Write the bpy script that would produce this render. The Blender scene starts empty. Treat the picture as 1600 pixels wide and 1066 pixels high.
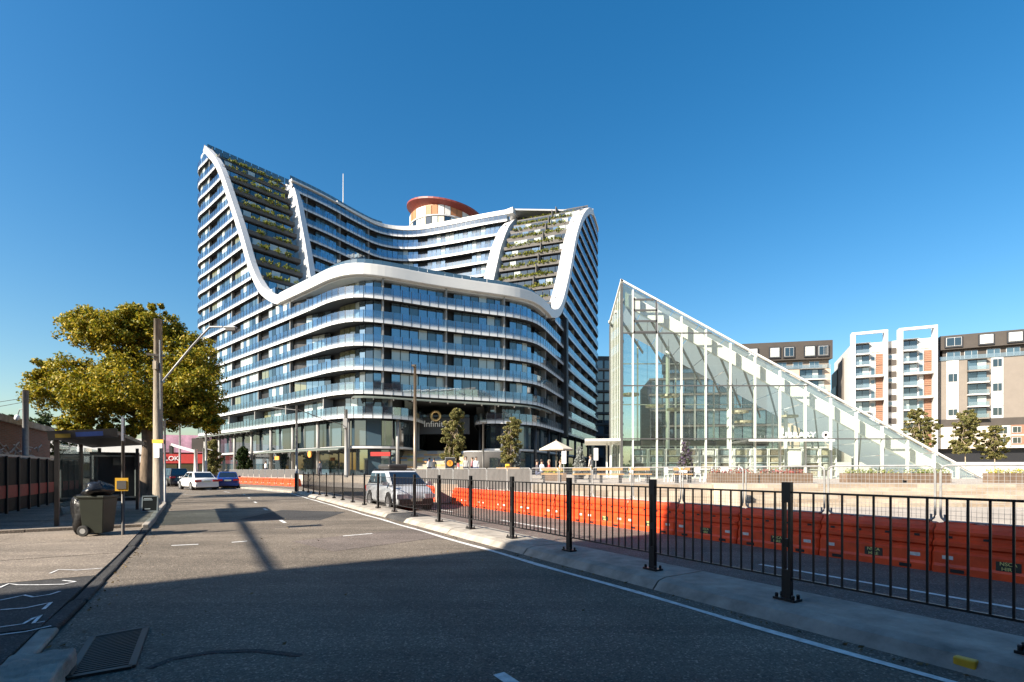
import bpy, math, random
import numpy as np
from mathutils import Matrix, Vector
from math import sin, cos, pi, radians as R

# ------------------------------------------------------------------ camera, sky, sun, exposure
scene = bpy.context.scene
C = scene.collection
EYE = 1.55
F = 780.0                       # focal length in photo pixels (1600 wide)
cam_d = bpy.data.cameras.new('camera')
cam_d.sensor_width = 36.0
cam_d.lens = F / 1600 * 36
cam_d.shift_y = 0.1262
cam_d.clip_start = 0.05
cam_d.clip_end = 6000
cam = bpy.data.objects.new('camera', cam_d)
C.objects.link(cam)
cam.location = (0, 0, EYE)
cam.rotation_euler = (R(90), 0, 0)
scene.camera = cam

SUN_EL = R(32)
SUN_H = Vector((0.824, 0.569)).normalized()      # horizontal direction the light travels
world = bpy.data.worlds.new('World')
scene.world = world
world.use_nodes = True
wn = world.node_tree
bg = wn.nodes['Background']
sky = wn.nodes.new('ShaderNodeTexSky')
sky.sky_type = 'NISHITA'
sky.sun_disc = False
sky.sun_elevation = SUN_EL
sky.sun_rotation = math.atan2(-SUN_H.x, -SUN_H.y) % (2 * pi)
sky.air_density = 1.3
sky.dust_density = 1.0
sky.ozone_density = 3.5
hs = wn.nodes.new('ShaderNodeHueSaturation')
hs.inputs['Saturation'].default_value = 1.38
hs.inputs['Hue'].default_value = 0.498
wn.links.new(sky.outputs[0], hs.inputs['Color'])
wn.links.new(hs.outputs[0], bg.inputs[0])
bg.inputs[1].default_value = 0.064

sun_d = bpy.data.lights.new('sun', 'SUN')
sun_d.energy = 5.0
sun_d.angle = R(0.5)
sun_d.color = (1.0, 0.90, 0.76)
sun = bpy.data.objects.new('sun', sun_d)
C.objects.link(sun)
sun.location = (-60, -40, 60)
_l = Vector((SUN_H.x * cos(SUN_EL), SUN_H.y * cos(SUN_EL), -sin(SUN_EL)))
sun.rotation_euler = _l.to_track_quat('-Z', 'Y').to_euler()

vs = scene.view_settings
vs.view_transform = 'Standard'
vs.look = 'None'
vs.exposure = 1.45
vs.gamma = 1.0
vs.use_curve_mapping = False
scene.cycles.max_bounces = 7
scene.cycles.transparent_max_bounces = 24
scene.cycles.caustics_reflective = False
scene.cycles.caustics_refractive = False
rnd = random.Random(7)
nrng = np.random.default_rng(11)

# ------------------------------------------------------------------ survey helpers
TX, TY = -0.518, 0.855           # along the street
NX, NY = 0.855, 0.518            # across the street, towards the plaza
def sq(s, q, z=0.0):
    return Vector((q * NX + s * TX, q * NY + s * TY, z))
STREET = math.atan2(TY, TX)      # heading of the street
def at(x, y, Y):
    return Vector(((x - 800) / F * Y, Y, EYE + (735 - y) / F * Y))
def ground_at(x, y, z=0.0):
    Y = F * (EYE - z) / (y - 735)
    return Vector(((x - 800) / F * Y, Y, z))

# ------------------------------------------------------------------ objects
WM = {}
def link(o, parent=None, world=None):
    C.objects.link(o)
    world = world or Matrix.Identity(4)
    WM[o.name] = world
    if parent is not None:
        o.parent = parent
        o.matrix_basis = WM[parent.name].inverted() @ world
    else:
        o.matrix_basis = world
    return o
def tag(o, label=None, cat=None, group=None, kind=None):
    if label: o['label'] = label
    if cat: o['category'] = cat
    if group: o['group'] = group
    if kind: o['kind'] = kind
    return o
def thing(name, label, cat, loc=(0, 0, 0), rz=0.0, group=None):
    o = bpy.data.objects.new(name, None)
    o.empty_display_size = 0.2
    link(o, None, Matrix.Translation(loc) @ Matrix.Rotation(rz, 4, 'Z'))
    return tag(o, label, cat, group)
def copy_tree(o, world, parent=None, label=None, group=None):
    c = o.copy()
    link(c, parent, world)
    if label: c['label'] = label
    if group: c['group'] = group
    base = WM[o.name]
    for ch in [x for x in o.children]:
        copy_tree(ch, world @ base.inverted() @ WM[ch.name], c)
    return c
def mesh_np(name, V, Fc, mats=(), smooth=False):
    me = bpy.data.meshes.new(name)
    me.from_pydata([tuple(v) for v in V], [], [tuple(int(i) for i in f) for f in Fc])
    for m in mats: me.materials.append(m)
    if smooth: me.polygons.foreach_set('use_smooth', [True] * len(me.polygons))
    me.update()
    return me

class MB:
    """collects faces; build() links them as one mesh object"""
    def __init__(s):
        s.v, s.f, s.m, s.h = [], [], [], []
    def add(s, vs, fs, mi=0, h=None):
        b = len(s.v)
        s.v.extend(tuple(v) for v in vs)
        s.h.extend(h if h else [0.0] * len(vs))
        s.f.extend(tuple(b + i for i in f) for f in fs)
        s.m.extend([mi] * len(fs))
        return s
    def box(s, c, d, rz=0.0, mi=0, M=None):
        x, y, z = d[0] / 2, d[1] / 2, d[2] / 2
        pts = [Vector((a, b, e)) for e in (-z, z) for b in (-y, y) for a in (-x, x)]
        T = M if M is not None else Matrix.Translation(c) @ Matrix.Rotation(rz, 4, 'Z')
        s.add([T @ p for p in pts], [(0, 2, 3, 1), (4, 5, 7, 6), (0, 1, 5, 4), (1, 3, 7, 5), (3, 2, 6, 7), (2, 0, 4, 6)], mi, [0, 0, 0, 0, 1, 1, 1, 1])
        return s
    def bar(s, a, b, w, h=None, mi=0):
        """box from a to b, w wide (horizontal), h deep"""
        a, b = Vector(a), Vector(b)
        d = b - a
        L = d.length
        if L < 1e-6: return s
        x = d / L
        up = Vector((0, 0, 1)) if abs(x.z) < 0.99 else Vector((0, 1, 0))
        y = up.cross(x).normalized()
        z = x.cross(y)
        T = Matrix((x, y, z)).transposed().to_4x4()
        T.translation = (a + b) / 2
        return s.box(None, (L, w, h or w), M=T, mi=mi)
    def tube(s, pts, r, n=8, mi=0, cap=True):
        pts = [Vector(p) for p in pts]
        rs = r if isinstance(r, (list, tuple)) else [r] * len(pts)
        V, Fc = [], []
        for i, p in enumerate(pts):
            d = (pts[min(i + 1, len(pts) - 1)] - pts[max(i - 1, 0)]).normalized()
            up = Vector((0, 0, 1)) if abs(d.z) < 0.95 else Vector((1, 0, 0))
            a = d.cross(up).normalized(); b = a.cross(d)
            for k in range(n):
                t = 2 * pi * k / n
                V.append(p + (a * cos(t) + b * sin(t)) * rs[i])
        for i in range(len(pts) - 1):
            for k in range(n):
                Fc.append((i * n + k, i * n + (k + 1) % n, (i + 1) * n + (k + 1) % n, (i + 1) * n + k))
        if cap:
            Fc.append(tuple(range(n))); Fc.append(tuple(range((len(pts) - 1) * n, len(pts) * n))[::-1])
        return s.add(V, Fc, mi)
    def prism(s, poly, z0, z1, mi=0):
        n = len(poly)
        V = [(p[0], p[1], z0) for p in poly] + [(p[0], p[1], z1) for p in poly]
        Fc = [tuple(range(n))[::-1], tuple(range(n, 2 * n))] + [(i, (i + 1) % n, n + (i + 1) % n, n + i) for i in range(n)]
        return s.add(V, Fc, mi)
    def slab(s, poly3, d, mi=0):
        """polygon of 3D points given thickness by vector d"""
        n = len(poly3)
        P = [Vector(p) for p in poly3]; d = Vector(d)
        Fc = [tuple(range(n))[::-1], tuple(range(n, 2 * n))] + [(i, (i + 1) % n, n + (i + 1) % n, n + i) for i in range(n)]
        return s.add(P + [p + d for p in P], Fc, mi)
    def lathe(s, prof, c=(0, 0, 0), n=16, mi=0):
        V, Fc = [], []
        for r, z in prof:
            for k in range(n):
                V.append((c[0] + r * cos(2 * pi * k / n), c[1] + r * sin(2 * pi * k / n), c[2] + z))
        for i in range(len(prof) - 1):
            for k in range(n):
                Fc.append((i * n + k, i * n + (k + 1) % n, (i + 1) * n + (k + 1) % n, (i + 1) * n + k))
        Fc.append(tuple(range(n))[::-1]); Fc.append(tuple(range((len(prof) - 1) * n, len(prof) * n)))
        return s.add(V, Fc, mi)
    def mesh(s, name, mats, smooth=False, attr=False):
        me = bpy.data.meshes.new(name)
        me.from_pydata(s.v, [], s.f)
        for m in (mats if isinstance(mats, (list, tuple)) else [mats]): me.materials.append(m)
        me.polygons.foreach_set('material_index', s.m)
        if smooth: me.polygons.foreach_set('use_smooth', [True] * len(me.polygons))
        if attr:
            a = me.attributes.new('h', 'FLOAT', 'POINT')
            a.data.foreach_set('value', s.h)
        me.update()
        return me
    def build(s, name, mats, parent=None, smooth=False, local=False, attr=False, world=None):
        """coordinates are world ones unless local (then the parent's frame)"""
        o = bpy.data.objects.new(name, s.mesh(name, mats, smooth, attr))
        w = world or (WM[parent.name].copy() if (local and parent is not None) else Matrix.Identity(4))
        return link(o, parent, w)
def bevel(o, w=0.02, n=2):
    m = o.modifiers.new('bevel', 'BEVEL'); m.width = w; m.segments = n; m.limit_method = 'ANGLE'
    return o
def struct(o, label=None):
    o['kind'] = 'structure'
    if label: o['label'] = label
    return o
def piece(name, me, parent, world):
    o = bpy.data.objects.new(name, me)
    return link(o, parent, world)
def text_mesh(name, body, size, depth, mat, parent, world, align='CENTER'):
    cu = bpy.data.curves.new(name, 'FONT')
    cu.body = body; cu.size = size; cu.extrude = depth; cu.align_x = align; cu.align_y = 'CENTER'
    tmp = bpy.data.objects.new(name + '_curve', cu)
    me = bpy.data.meshes.new_from_object(tmp)
    bpy.data.objects.remove(tmp)
    me.materials.clear(); me.materials.append(mat)
    return link(bpy.data.objects.new(name, me), parent, world)

# ------------------------------------------------------------------ materials
def nodes(name):
    m = bpy.data.materials.new(name); m.use_nodes = True
    nt = m.node_tree
    return m, nt, nt.nodes['Principled BSDF'], nt.nodes['Material Output']
def N(nt, t, **kw):
    n = nt.nodes.new(t)
    for k, v in kw.items():
        if k in n.inputs: n.inputs[k].default_value = v
        else: setattr(n, k, v)
    return n
def ramp(nt, src, stops, interp='LINEAR'):
    r = nt.nodes.new('ShaderNodeValToRGB')
    r.color_ramp.interpolation = interp
    e = r.color_ramp.elements
    while len(e) < len(stops): e.new(0.5)
    for el, (p, c) in zip(e, stops):
        el.position = p; el.color = (*c, 1) if len(c) == 3 else c
    nt.links.new(src, r.inputs[0])
    return r
def mat(name, col, rough=0.6, metal=0.0, var=0.12, scale=4.0, bump=0.0, bscale=40.0, spec=0.5, coat=0.0, stretch=None):
    m, nt, b, out = nodes(name)
    b.inputs['Roughness'].default_value = rough
    b.inputs['Metallic'].default_value = metal
    b.inputs['Specular IOR Level'].default_value = spec
    b.inputs['Coat Weight'].default_value = coat
    tc = N(nt, 'ShaderNodeTexCoord')
    src = tc.outputs['Object']
    if stretch:
        mp = N(nt, 'ShaderNodeMapping'); mp.inputs['Scale'].default_value = stretch
        nt.links.new(src, mp.inputs[0]); src = mp.outputs[0]
    if var > 0:
        n = N(nt, 'ShaderNodeTexNoise', Scale=scale, Detail=6.0, Roughness=0.65)
        nt.links.new(src, n.inputs['Vector'])
        lo = tuple(max(0, c * (1 - var * 1.6)) for c in col); hi = tuple(min(1, c * (1 + var * 1.4)) for c in col)
        r = ramp(nt, n.outputs[0], [(0.28, lo), (0.72, hi)])
        nt.links.new(r.outputs[0], b.inputs['Base Color'])
    else:
        b.inputs['Base Color'].default_value = (*col, 1)
    if bump > 0:
        n2 = N(nt, 'ShaderNodeTexNoise', Scale=bscale, Detail=5.0, Roughness=0.7)
        nt.links.new(src, n2.inputs['Vector'])
        bp = N(nt, 'ShaderNodeBump', Strength=bump, Distance=0.02)
        nt.links.new(n2.outputs[0], bp.inputs['Height'])
        nt.links.new(bp.outputs[0], b.inputs['Normal'])
    return m
def asphalt_mat(name, dark, light, patch=0.35):
    m, nt, b, out = nodes(name)
    b.inputs['Roughness'].default_value = 0.85
    b.inputs['Specular IOR Level'].default_value = 0.3
    tc = N(nt, 'ShaderNodeTexCoord')
    fine = N(nt, 'ShaderNodeTexVoronoi', Scale=70.0)
    fine.feature = 'F1'
    nt.links.new(tc.outputs['Object'], fine.inputs['Vector'])
    fn = N(nt, 'ShaderNodeTexNoise', Scale=26.0, Detail=8.0, Roughness=0.8)
    nt.links.new(tc.outputs['Object'], fn.inputs['Vector'])
    big = N(nt, 'ShaderNodeTexNoise', Scale=0.55, Detail=6.0, Roughness=0.6)
    nt.links.new(tc.outputs['Object'], big.inputs['Vector'])
    r1 = ramp(nt, fn.outputs[0], [(0.3, dark), (0.7, light)])
    r2 = ramp(nt, big.outputs[0], [(0.3, (1 - patch,) * 3), (0.7, (1.0 + patch * 0.4,) * 3)])
    vr = ramp(nt, fine.outputs['Color'], [(0.15, (0.6,) * 3), (0.75, (1.0,) * 3), (0.93, (2.1,) * 3)])
    mx = N(nt, 'ShaderNodeMix', data_type='RGBA', blend_type='MULTIPLY'); mx.inputs[0].default_value = 1.0
    nt.links.new(r1.outputs[0], mx.inputs[6]); nt.links.new(r2.outputs[0], mx.inputs[7])
    mx2 = N(nt, 'ShaderNodeMix', data_type='RGBA', blend_type='MULTIPLY'); mx2.inputs[0].default_value = 1.0
    nt.links.new(mx.outputs[2], mx2.inputs[6]); nt.links.new(vr.outputs[0], mx2.inputs[7])
    # tyre polished streaks along the lanes
    mpg = N(nt, 'ShaderNodeMapping'); mpg.inputs['Rotation'].default_value = (0, 0, -math.atan2(0.855, -0.518)); mpg.inputs['Scale'].default_value = (0.06, 1.5, 1)
    nt.links.new(tc.outputs['Object'], mpg.inputs[0])
    sn = N(nt, 'ShaderNodeTexNoise', Scale=1.0, Detail=4.0, Roughness=0.6)
    nt.links.new(mpg.outputs[0], sn.inputs['Vector'])
    sr = ramp(nt, sn.outputs[0], [(0.32, (0.74,) * 3), (0.62, (1.12,) * 3)])
    mxs = N(nt, 'ShaderNodeMix', data_type='RGBA', blend_type='MULTIPLY'); mxs.inputs[0].default_value = 1.0 if patch > 0.15 else 0.3
    nt.links.new(mx2.outputs[2], mxs.inputs[6]); nt.links.new(sr.outputs[0], mxs.inputs[7])
    mx2 = mxs
    # cracks
    wv = N(nt, 'ShaderNodeTexVoronoi', Scale=0.33); wv.feature = 'DISTANCE_TO_EDGE'
    dn = N(nt, 'ShaderNodeTexNoise', Scale=1.7, Detail=6.0)
    nt.links.new(tc.outputs['Object'], dn.inputs['Vector'])
    ad = N(nt, 'ShaderNodeMix', data_type='VECTOR'); ad.inputs[0].default_value = 0.45
    nt.links.new(tc.outputs['Object'], ad.inputs[4]); nt.links.new(dn.outputs[1], ad.inputs[5])
    nt.links.new(ad.outputs[1], wv.inputs['Vector'])
    cr = ramp(nt, wv.outputs['Distance'], [(0.0, (0.7,) * 3), (0.005, (1.0,) * 3)])
    mx3 = N(nt, 'ShaderNodeMix', data_type='RGBA', blend_type='MULTIPLY'); mx3.inputs[0].default_value = 0.8
    nt.links.new(mx2.outputs[2], mx3.inputs[6]); nt.links.new(cr.outputs[0], mx3.inputs[7])
    nt.links.new(mx3.outputs[2], b.inputs['Base Color'])
    bp = N(nt, 'ShaderNodeBump', Strength=0.55, Distance=0.012)
    nt.links.new(fine.outputs['Distance'], bp.inputs['Height'])
    nt.links.new(bp.outputs[0], b.inputs['Normal'])
    return m
def sheet_fresnel(nt, ior):
    """the same mirror share on both faces of a thin sheet"""
    fr = N(nt, 'ShaderNodeFresnel')
    g_ = N(nt, 'ShaderNodeNewGeometry')
    mr = N(nt, 'ShaderNodeMapRange'); mr.inputs[3].default_value = ior; mr.inputs[4].default_value = 1.0 / ior
    nt.links.new(g_.outputs['Backfacing'], mr.inputs[0]); nt.links.new(mr.outputs[0], fr.inputs['IOR'])
    return fr
def glossy_glass(name, tint, refl=0.12, trans=(0.8, 0.9, 0.92), frost=0.0, rough=0.02):
    """clear sheet glass: transparent body, mirror coat that grows at grazing angles, optional milky share"""
    m, nt, b, out = nodes(name)
    tr = N(nt, 'ShaderNodeBsdfTransparent'); tr.inputs[0].default_value = (*trans, 1)
    gl = N(nt, 'ShaderNodeBsdfGlossy'); gl.inputs['Roughness'].default_value = rough
    gl.inputs[0].default_value = (0.95, 0.97, 1, 1)
    fr = sheet_fresnel(nt, 1.5)
    mp = N(nt, 'ShaderNodeMapRange'); mp.inputs[1].default_value = 0.0; mp.inputs[2].default_value = 1.0
    mp.inputs[3].default_value = refl; mp.inputs[4].default_value = 1.0
    nt.links.new(fr.outputs[0], mp.inputs[0])
    mx = N(nt, 'ShaderNodeMixShader')
    body = tr.outputs[0]
    if frost > 0:
        df = N(nt, 'ShaderNodeBsdfDiffuse'); df.inputs[0].default_value = (*tint, 1)
        m2 = N(nt, 'ShaderNodeMixShader'); m2.inputs[0].default_value = frost
        nt.links.new(tr.outputs[0], m2.inputs[1]); nt.links.new(df.outputs[0], m2.inputs[2])
        body = m2.outputs[0]
    nt.links.new(mp.outputs[0], mx.inputs[0]); nt.links.new(body, mx.inputs[1]); nt.links.new(gl.outputs[0], mx.inputs[2])
    nt.links.new(mx.outputs[0], out.inputs[0])
    return m
def frit_glass(name):
    """balustrade glass printed with white dots that thin out upwards (attribute h: 0 bottom, 1 top)"""
    m, nt, b, out = nodes(name)
    at_ = N(nt, 'ShaderNodeAttribute'); at_.attribute_name = 'h'
    tr = N(nt, 'ShaderNodeBsdfTransparent'); tr.inputs[0].default_value = (0.6, 0.72, 0.8, 1)
    gl = N(nt, 'ShaderNodeBsdfGlossy'); gl.inputs['Roughness'].default_value = 0.03
    gl.inputs[0].default_value = (0.9, 0.95, 1, 1)
    fr = sheet_fresnel(nt, 1.52)
    mp = N(nt, 'ShaderNodeMapRange'); mp.inputs[3].default_value = 0.14; mp.inputs[4].default_value = 1.0
    nt.links.new(fr.outputs[0], mp.inputs[0])
    mx = N(nt, 'ShaderNodeMixShader')
    nt.links.new(mp.outputs[0], mx.inputs[0]); nt.links.new(tr.outputs[0], mx.inputs[1]); nt.links.new(gl.outputs[0], mx.inputs[2])
    df = N(nt, 'ShaderNodeBsdfPrincipled'); df.inputs['Base Color'].default_value = (0.66, 0.67, 0.68, 1); df.inputs['Roughness'].default_value = 0.25
    rp = ramp(nt, at_.outputs['Fac'], [(0.0, (1,) * 3), (0.17, (0.88,) * 3), (0.34, (0.17,) * 3), (0.5, (0.012,) * 3)])
    m2 = N(nt, 'ShaderNodeMixShader')
    nt.links.new(rp.outputs[0], m2.inputs[0]); nt.links.new(mx.outputs[0], m2.inputs[1]); nt.links.new(df.outputs[0], m2.inputs[2])
    nt.links.new(m2.outputs[0], out.inputs[0])
    return m
def leaf_mat(name, cols, rough=0.55):
    m, nt, b, out = nodes(name)
    g = N(nt, 'ShaderNodeNewGeometry')
    r = ramp(nt, g.outputs['Random Per Island'], [(i / max(1, len(cols) - 1), c) for i, c in enumerate(cols)])
    b.inputs['Roughness'].default_value = rough
    b.inputs['Specular IOR Level'].default_value = 0.25
    nt.links.new(r.outputs[0], b.inputs['Base Color'])
    tl = N(nt, 'ShaderNodeBsdfTranslucent')
    nt.links.new(r.outputs[0], tl.inputs[0])
    mx = N(nt, 'ShaderNodeMixShader'); mx.inputs[0].default_value = 0.32
    nt.links.new(b.outputs[0], mx.inputs[1]); nt.links.new(tl.outputs[0], mx.inputs[2])
    nt.links.new(mx.outputs[0], out.inputs[0])
    return m
def brick_mat(name, c1, c2, mortar, scale=1.0, bw=0.23, bh=0.086):
    m, nt, b, out = nodes(name)
    tc = N(nt, 'ShaderNodeTexCoord')
    sp = N(nt, 'ShaderNodeSeparateXYZ'); nt.links.new(tc.outputs['Object'], sp.inputs[0])
    ad = N(nt, 'ShaderNodeMath', operation='ADD'); nt.links.new(sp.outputs[0], ad.inputs[0]); nt.links.new(sp.outputs[1], ad.inputs[1])
    cb = N(nt, 'ShaderNodeCombineXYZ'); nt.links.new(ad.outputs[0], cb.inputs[0]); nt.links.new(sp.outputs[2], cb.inputs[1])
    br = N(nt, 'ShaderNodeTexBrick'); br.inputs['Scale'].default_value = scale
    br.inputs['Brick Width'].default_value = bw; br.inputs['Row Height'].default_value = bh; br.inputs['Mortar Size'].default_value = 0.012
    br.inputs['Color1'].default_value = (*c1, 1); br.inputs['Color2'].default_value = (*c2, 1); br.inputs['Mortar'].default_value = (*mortar, 1)
    nt.links.new(cb.outputs[0], br.inputs['Vector'])
    nt.links.new(br.outputs[0], b.inputs['Base Color'])
    b.inputs['Roughness'].default_value = 0.85
    bp = N(nt, 'ShaderNodeBump', Strength=0.4, Distance=0.01); bp.invert = True
    nt.links.new(br.outputs[1], bp.inputs['Height']); nt.links.new(bp.outputs[0], b.inputs['Normal'])
    return m

K = {}
K['asphalt'] = asphalt_mat('asphalt', (0.105, 0.088, 0.07), (0.275, 0.23, 0.182))
K['asphalt_far'] = asphalt_mat('asphalt_far', (0.12, 0.098, 0.085), (0.22, 0.182, 0.158), 0.2)
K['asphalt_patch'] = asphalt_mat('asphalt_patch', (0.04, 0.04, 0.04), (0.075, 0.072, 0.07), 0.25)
K['footpath'] = asphalt_mat('footpath_concrete', (0.2, 0.165, 0.132), (0.31, 0.262, 0.21), 0.25)
K['concrete'] = mat('kerb_concrete', (0.3, 0.27, 0.23), 0.85, var=0.28, scale=2.6, bump=0.35, bscale=55)
K['concrete_smooth'] = mat('smooth_concrete', (0.42, 0.4, 0.37), 0.75, var=0.1, scale=1.5)
K['paint'] = mat('road_paint', (0.62, 0.62, 0.6), 0.7, var=0.22, scale=9, bump=0.2)
K['spray'] = mat('spray_paint', (0.7, 0.7, 0.7), 0.8, var=0.3, scale=20)
K['stone'] = mat('plaza_stone', (0.42, 0.36, 0.285), 0.8, var=0.16, scale=1.3, bump=0.1)
K['stone2'] = mat('plaza_stone_dark', (0.33, 0.265, 0.2), 0.8, var=0.16, scale=1.7, bump=0.1)
K['plaza'] = mat('plaza_paving', (0.37, 0.325, 0.275), 0.85, var=0.14, scale=0.8, bump=0.1)
K['ground'] = mat('ground_earth', (0.2, 0.185, 0.16), 0.95, var=0.2, scale=0.2)
K['black_steel'] = mat('black_painted_steel', (0.012, 0.012, 0.013), 0.38, var=0.1, scale=12, bump=0.05)
K['galv'] = mat('galvanised_steel', (0.3, 0.3, 0.295), 0.45, metal=0.15, var=0.14, scale=9)
K['white'] = mat('white_render', (0.58, 0.57, 0.55), 0.55, var=0.03, scale=0.6)
K['white_panel'] = mat('white_ribbon_panel', (0.6, 0.592, 0.575), 0.42, var=0.025, scale=0.5)
K['slab'] = mat('slab_white', (0.5, 0.5, 0.5), 0.5, var=0.05, scale=0.8)
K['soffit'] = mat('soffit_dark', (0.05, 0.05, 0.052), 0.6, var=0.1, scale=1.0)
K['fin'] = mat('dividing_fin', (0.24, 0.235, 0.225), 0.5, var=0.08, scale=1.0)
K['dark'] = mat('dark_void', (0.012, 0.012, 0.014), 0.5, var=0.1)
K['charcoal'] = mat('charcoal_cladding', (0.035, 0.037, 0.042), 0.45, var=0.15, scale=0.7)
K['planter'] = mat('planter_concrete', (0.092, 0.085, 0.078), 0.75, var=0.12, scale=1.0)
K['frit'] = frit_glass('fritted_balustrade_glass')
def pane_mat(name, col, rough=0.04, spec=1.0, metal=0.0):
    m, nt, b, out = nodes(name)
    g = N(nt, 'ShaderNodeObjectInfo')
    b.inputs['Base Color'].default_value = (*col, 1)
    b.inputs['Roughness'].default_value = rough
    b.inputs['Specular IOR Level'].default_value = spec
    b.inputs['IOR'].default_value = 1.75
    b.inputs['Metallic'].default_value = metal
    return m
K['pane_dark'] = pane_mat('window_glass_dark', (0.012, 0.02, 0.026), 0.03)
K['pane_blue'] = pane_mat('window_glass_blue', (0.05, 0.085, 0.11), 0.04)
K['pane_mirror'] = pane_mat('window_glass_mirror', (0.28, 0.37, 0.43), 0.04, 1.0, 0.85)
K['pane_curtain'] = pane_mat('window_glass_curtain', (0.42, 0.46, 0.43), 0.1)
K['pane_olive'] = pane_mat('window_glass_olive', (0.16, 0.16, 0.085), 0.08)
K['frame'] = mat('dark_window_frame', (0.03, 0.03, 0.032), 0.4, var=0.05)
K['frame_light'] = mat('light_window_frame', (0.55, 0.55, 0.54), 0.4, var=0.05)
K['orange'] = mat('orange_barrier_plastic', (0.7, 0.066, 0.012), 0.5, var=0.2, scale=2.2, bump=0.04)
K['yellow'] = mat('yellow_plastic', (0.75, 0.42, 0.03), 0.5, var=0.1)
K['timber'] = mat('timber_pole', (0.3, 0.25, 0.19), 0.85, var=0.3, scale=6, bump=0.5, bscale=12, stretch=(3, 3, 0.25))
K['bark'] = mat('bark', (0.17, 0.125, 0.085), 0.95, var=0.45, scale=3, bump=0.8, bscale=9, stretch=(1, 1, 0.35))
K['bark_pale'] = mat('bark_pale', (0.36, 0.28, 0.2), 0.9, var=0.3, scale=4, bump=0.3)
K['steel_dark'] = mat('dark_steel', (0.06, 0.055, 0.05), 0.45, metal=0.3, var=0.1)
K['bronze'] = mat('bronze_steel', (0.17, 0.135, 0.1), 0.4, metal=0.4, var=0.1)
K['rubber'] = mat('rubber', (0.018, 0.018, 0.018), 0.8, var=0.2, bump=0.1)
K['bin'] = mat('dark_green_bin_plastic', (0.012, 0.016, 0.01), 0.42, var=0.15, scale=5)
K['bag'] = mat('black_plastic_bag', (0.012, 0.012, 0.013), 0.22, var=0.1, bump=0.6, bscale=14)
K['red_paint'] = mat('red_paint', (0.42, 0.03, 0.025), 0.5, var=0.1)
K['gold'] = mat('gold_metal', (0.72, 0.53, 0.25), 0.35, metal=0.6, var=0.1)
K['lettering'] = mat('white_lettering', (0.85, 0.85, 0.84), 0.5, var=0.0)
# ------------------------------------------------------------------ the setting: ground, road, paths
def sheet(name, poly, z, m):
    b = MB(); b.add([(p[0], p[1], z) for p in poly], [tuple(range(len(poly)))])
    o = b.build(name, m)
    return struct(o)
def interp(tab, s):
    if s <= tab[0][0]: return tab[0][1]
    for (a, va), (b, vb) in zip(tab, tab[1:]):
        if s <= b: return va + (vb - va) * (s - a) / (b - a)
    return tab[-1][1]
KERB = [(-40, -1.2), (12, -1.25), (26, -1.6), (36, -2.3), (50, -5.2), (68, -10.4), (110, -22.5), (200, -48)]
MEDR = [(-40, 10.3), (36, 10.3), (41, 11.0), (51.8, 7.9), (68.4, 3.5), (110, -8.5), (200, -34)]
SS = [-40, -20, -6, 0, 6, 12, 18, 24, 30, 36, 41, 46, 51.8, 60, 68.4, 85, 110, 150, 200]
g = MB(); g.add([(-2500, -2500, -0.03), (2500, -2500, -0.03), (2500, 2500, -0.03), (-2500, 2500, -0.03)], [(0, 1, 2, 3)])
struct(g.build('ground', K['ground']), 'wide earth and asphalt ground under the whole place')
poly = [sq(s, interp(KERB, s) + 0.02) for s in SS]
poly += [sq(s, interp(MEDR, s) + 0.3) for s in reversed(SS)]
sheet('road', poly, 0.0, K['asphalt'])['label'] = 'worn two way asphalt road bending away to the distance'
poly = [sq(s, 5.9) for s in (-40, 36)] + [sq(s, 9.9) for s in (36, -40)]
sheet('carriageway', poly, 0.004, K['asphalt_far'])['label'] = 'narrow carriageway between the median fence and the orange barriers'

# footpath with concrete bays, kerb stones along it
fp = struct(MB().build('footpath', K['footpath']), 'concrete footpath with patches and sprayed marks beside the road')
bays = [-40, -30, -22, -15, -9, -4, 0.5, 4.2, 6.4, 9.2, 11.5, 13.9, 16.4, 19, 21.6, 24.2, 27, 30, 36, 50, 68, 110]
for i, (a, b) in enumerate(zip(bays, bays[1:])):
    for (q0f, q1f) in ((0.15, 2.45), (2.47, 11.0)) if b < 40 else ((0.15, 11.0),):
        ka, kb = interp(KERB, a), interp(KERB, b)
        e = 0.012
        p = [sq(a + e, ka - q0f), sq(b - e, kb - q0f), sq(b - e, kb - q1f), sq(a + e, ka - q1f)]
        patch = (4 < a < 9.5 and q0f < 1) or (11 < a < 13 and q0f < 1)
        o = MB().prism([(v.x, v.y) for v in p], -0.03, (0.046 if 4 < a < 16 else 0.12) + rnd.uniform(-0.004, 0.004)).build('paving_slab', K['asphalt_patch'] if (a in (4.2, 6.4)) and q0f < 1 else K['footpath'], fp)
kerb = struct(MB().build('kerb', K['concrete']), 'rough concrete kerb along the footpath')
ks = -6.0
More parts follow.
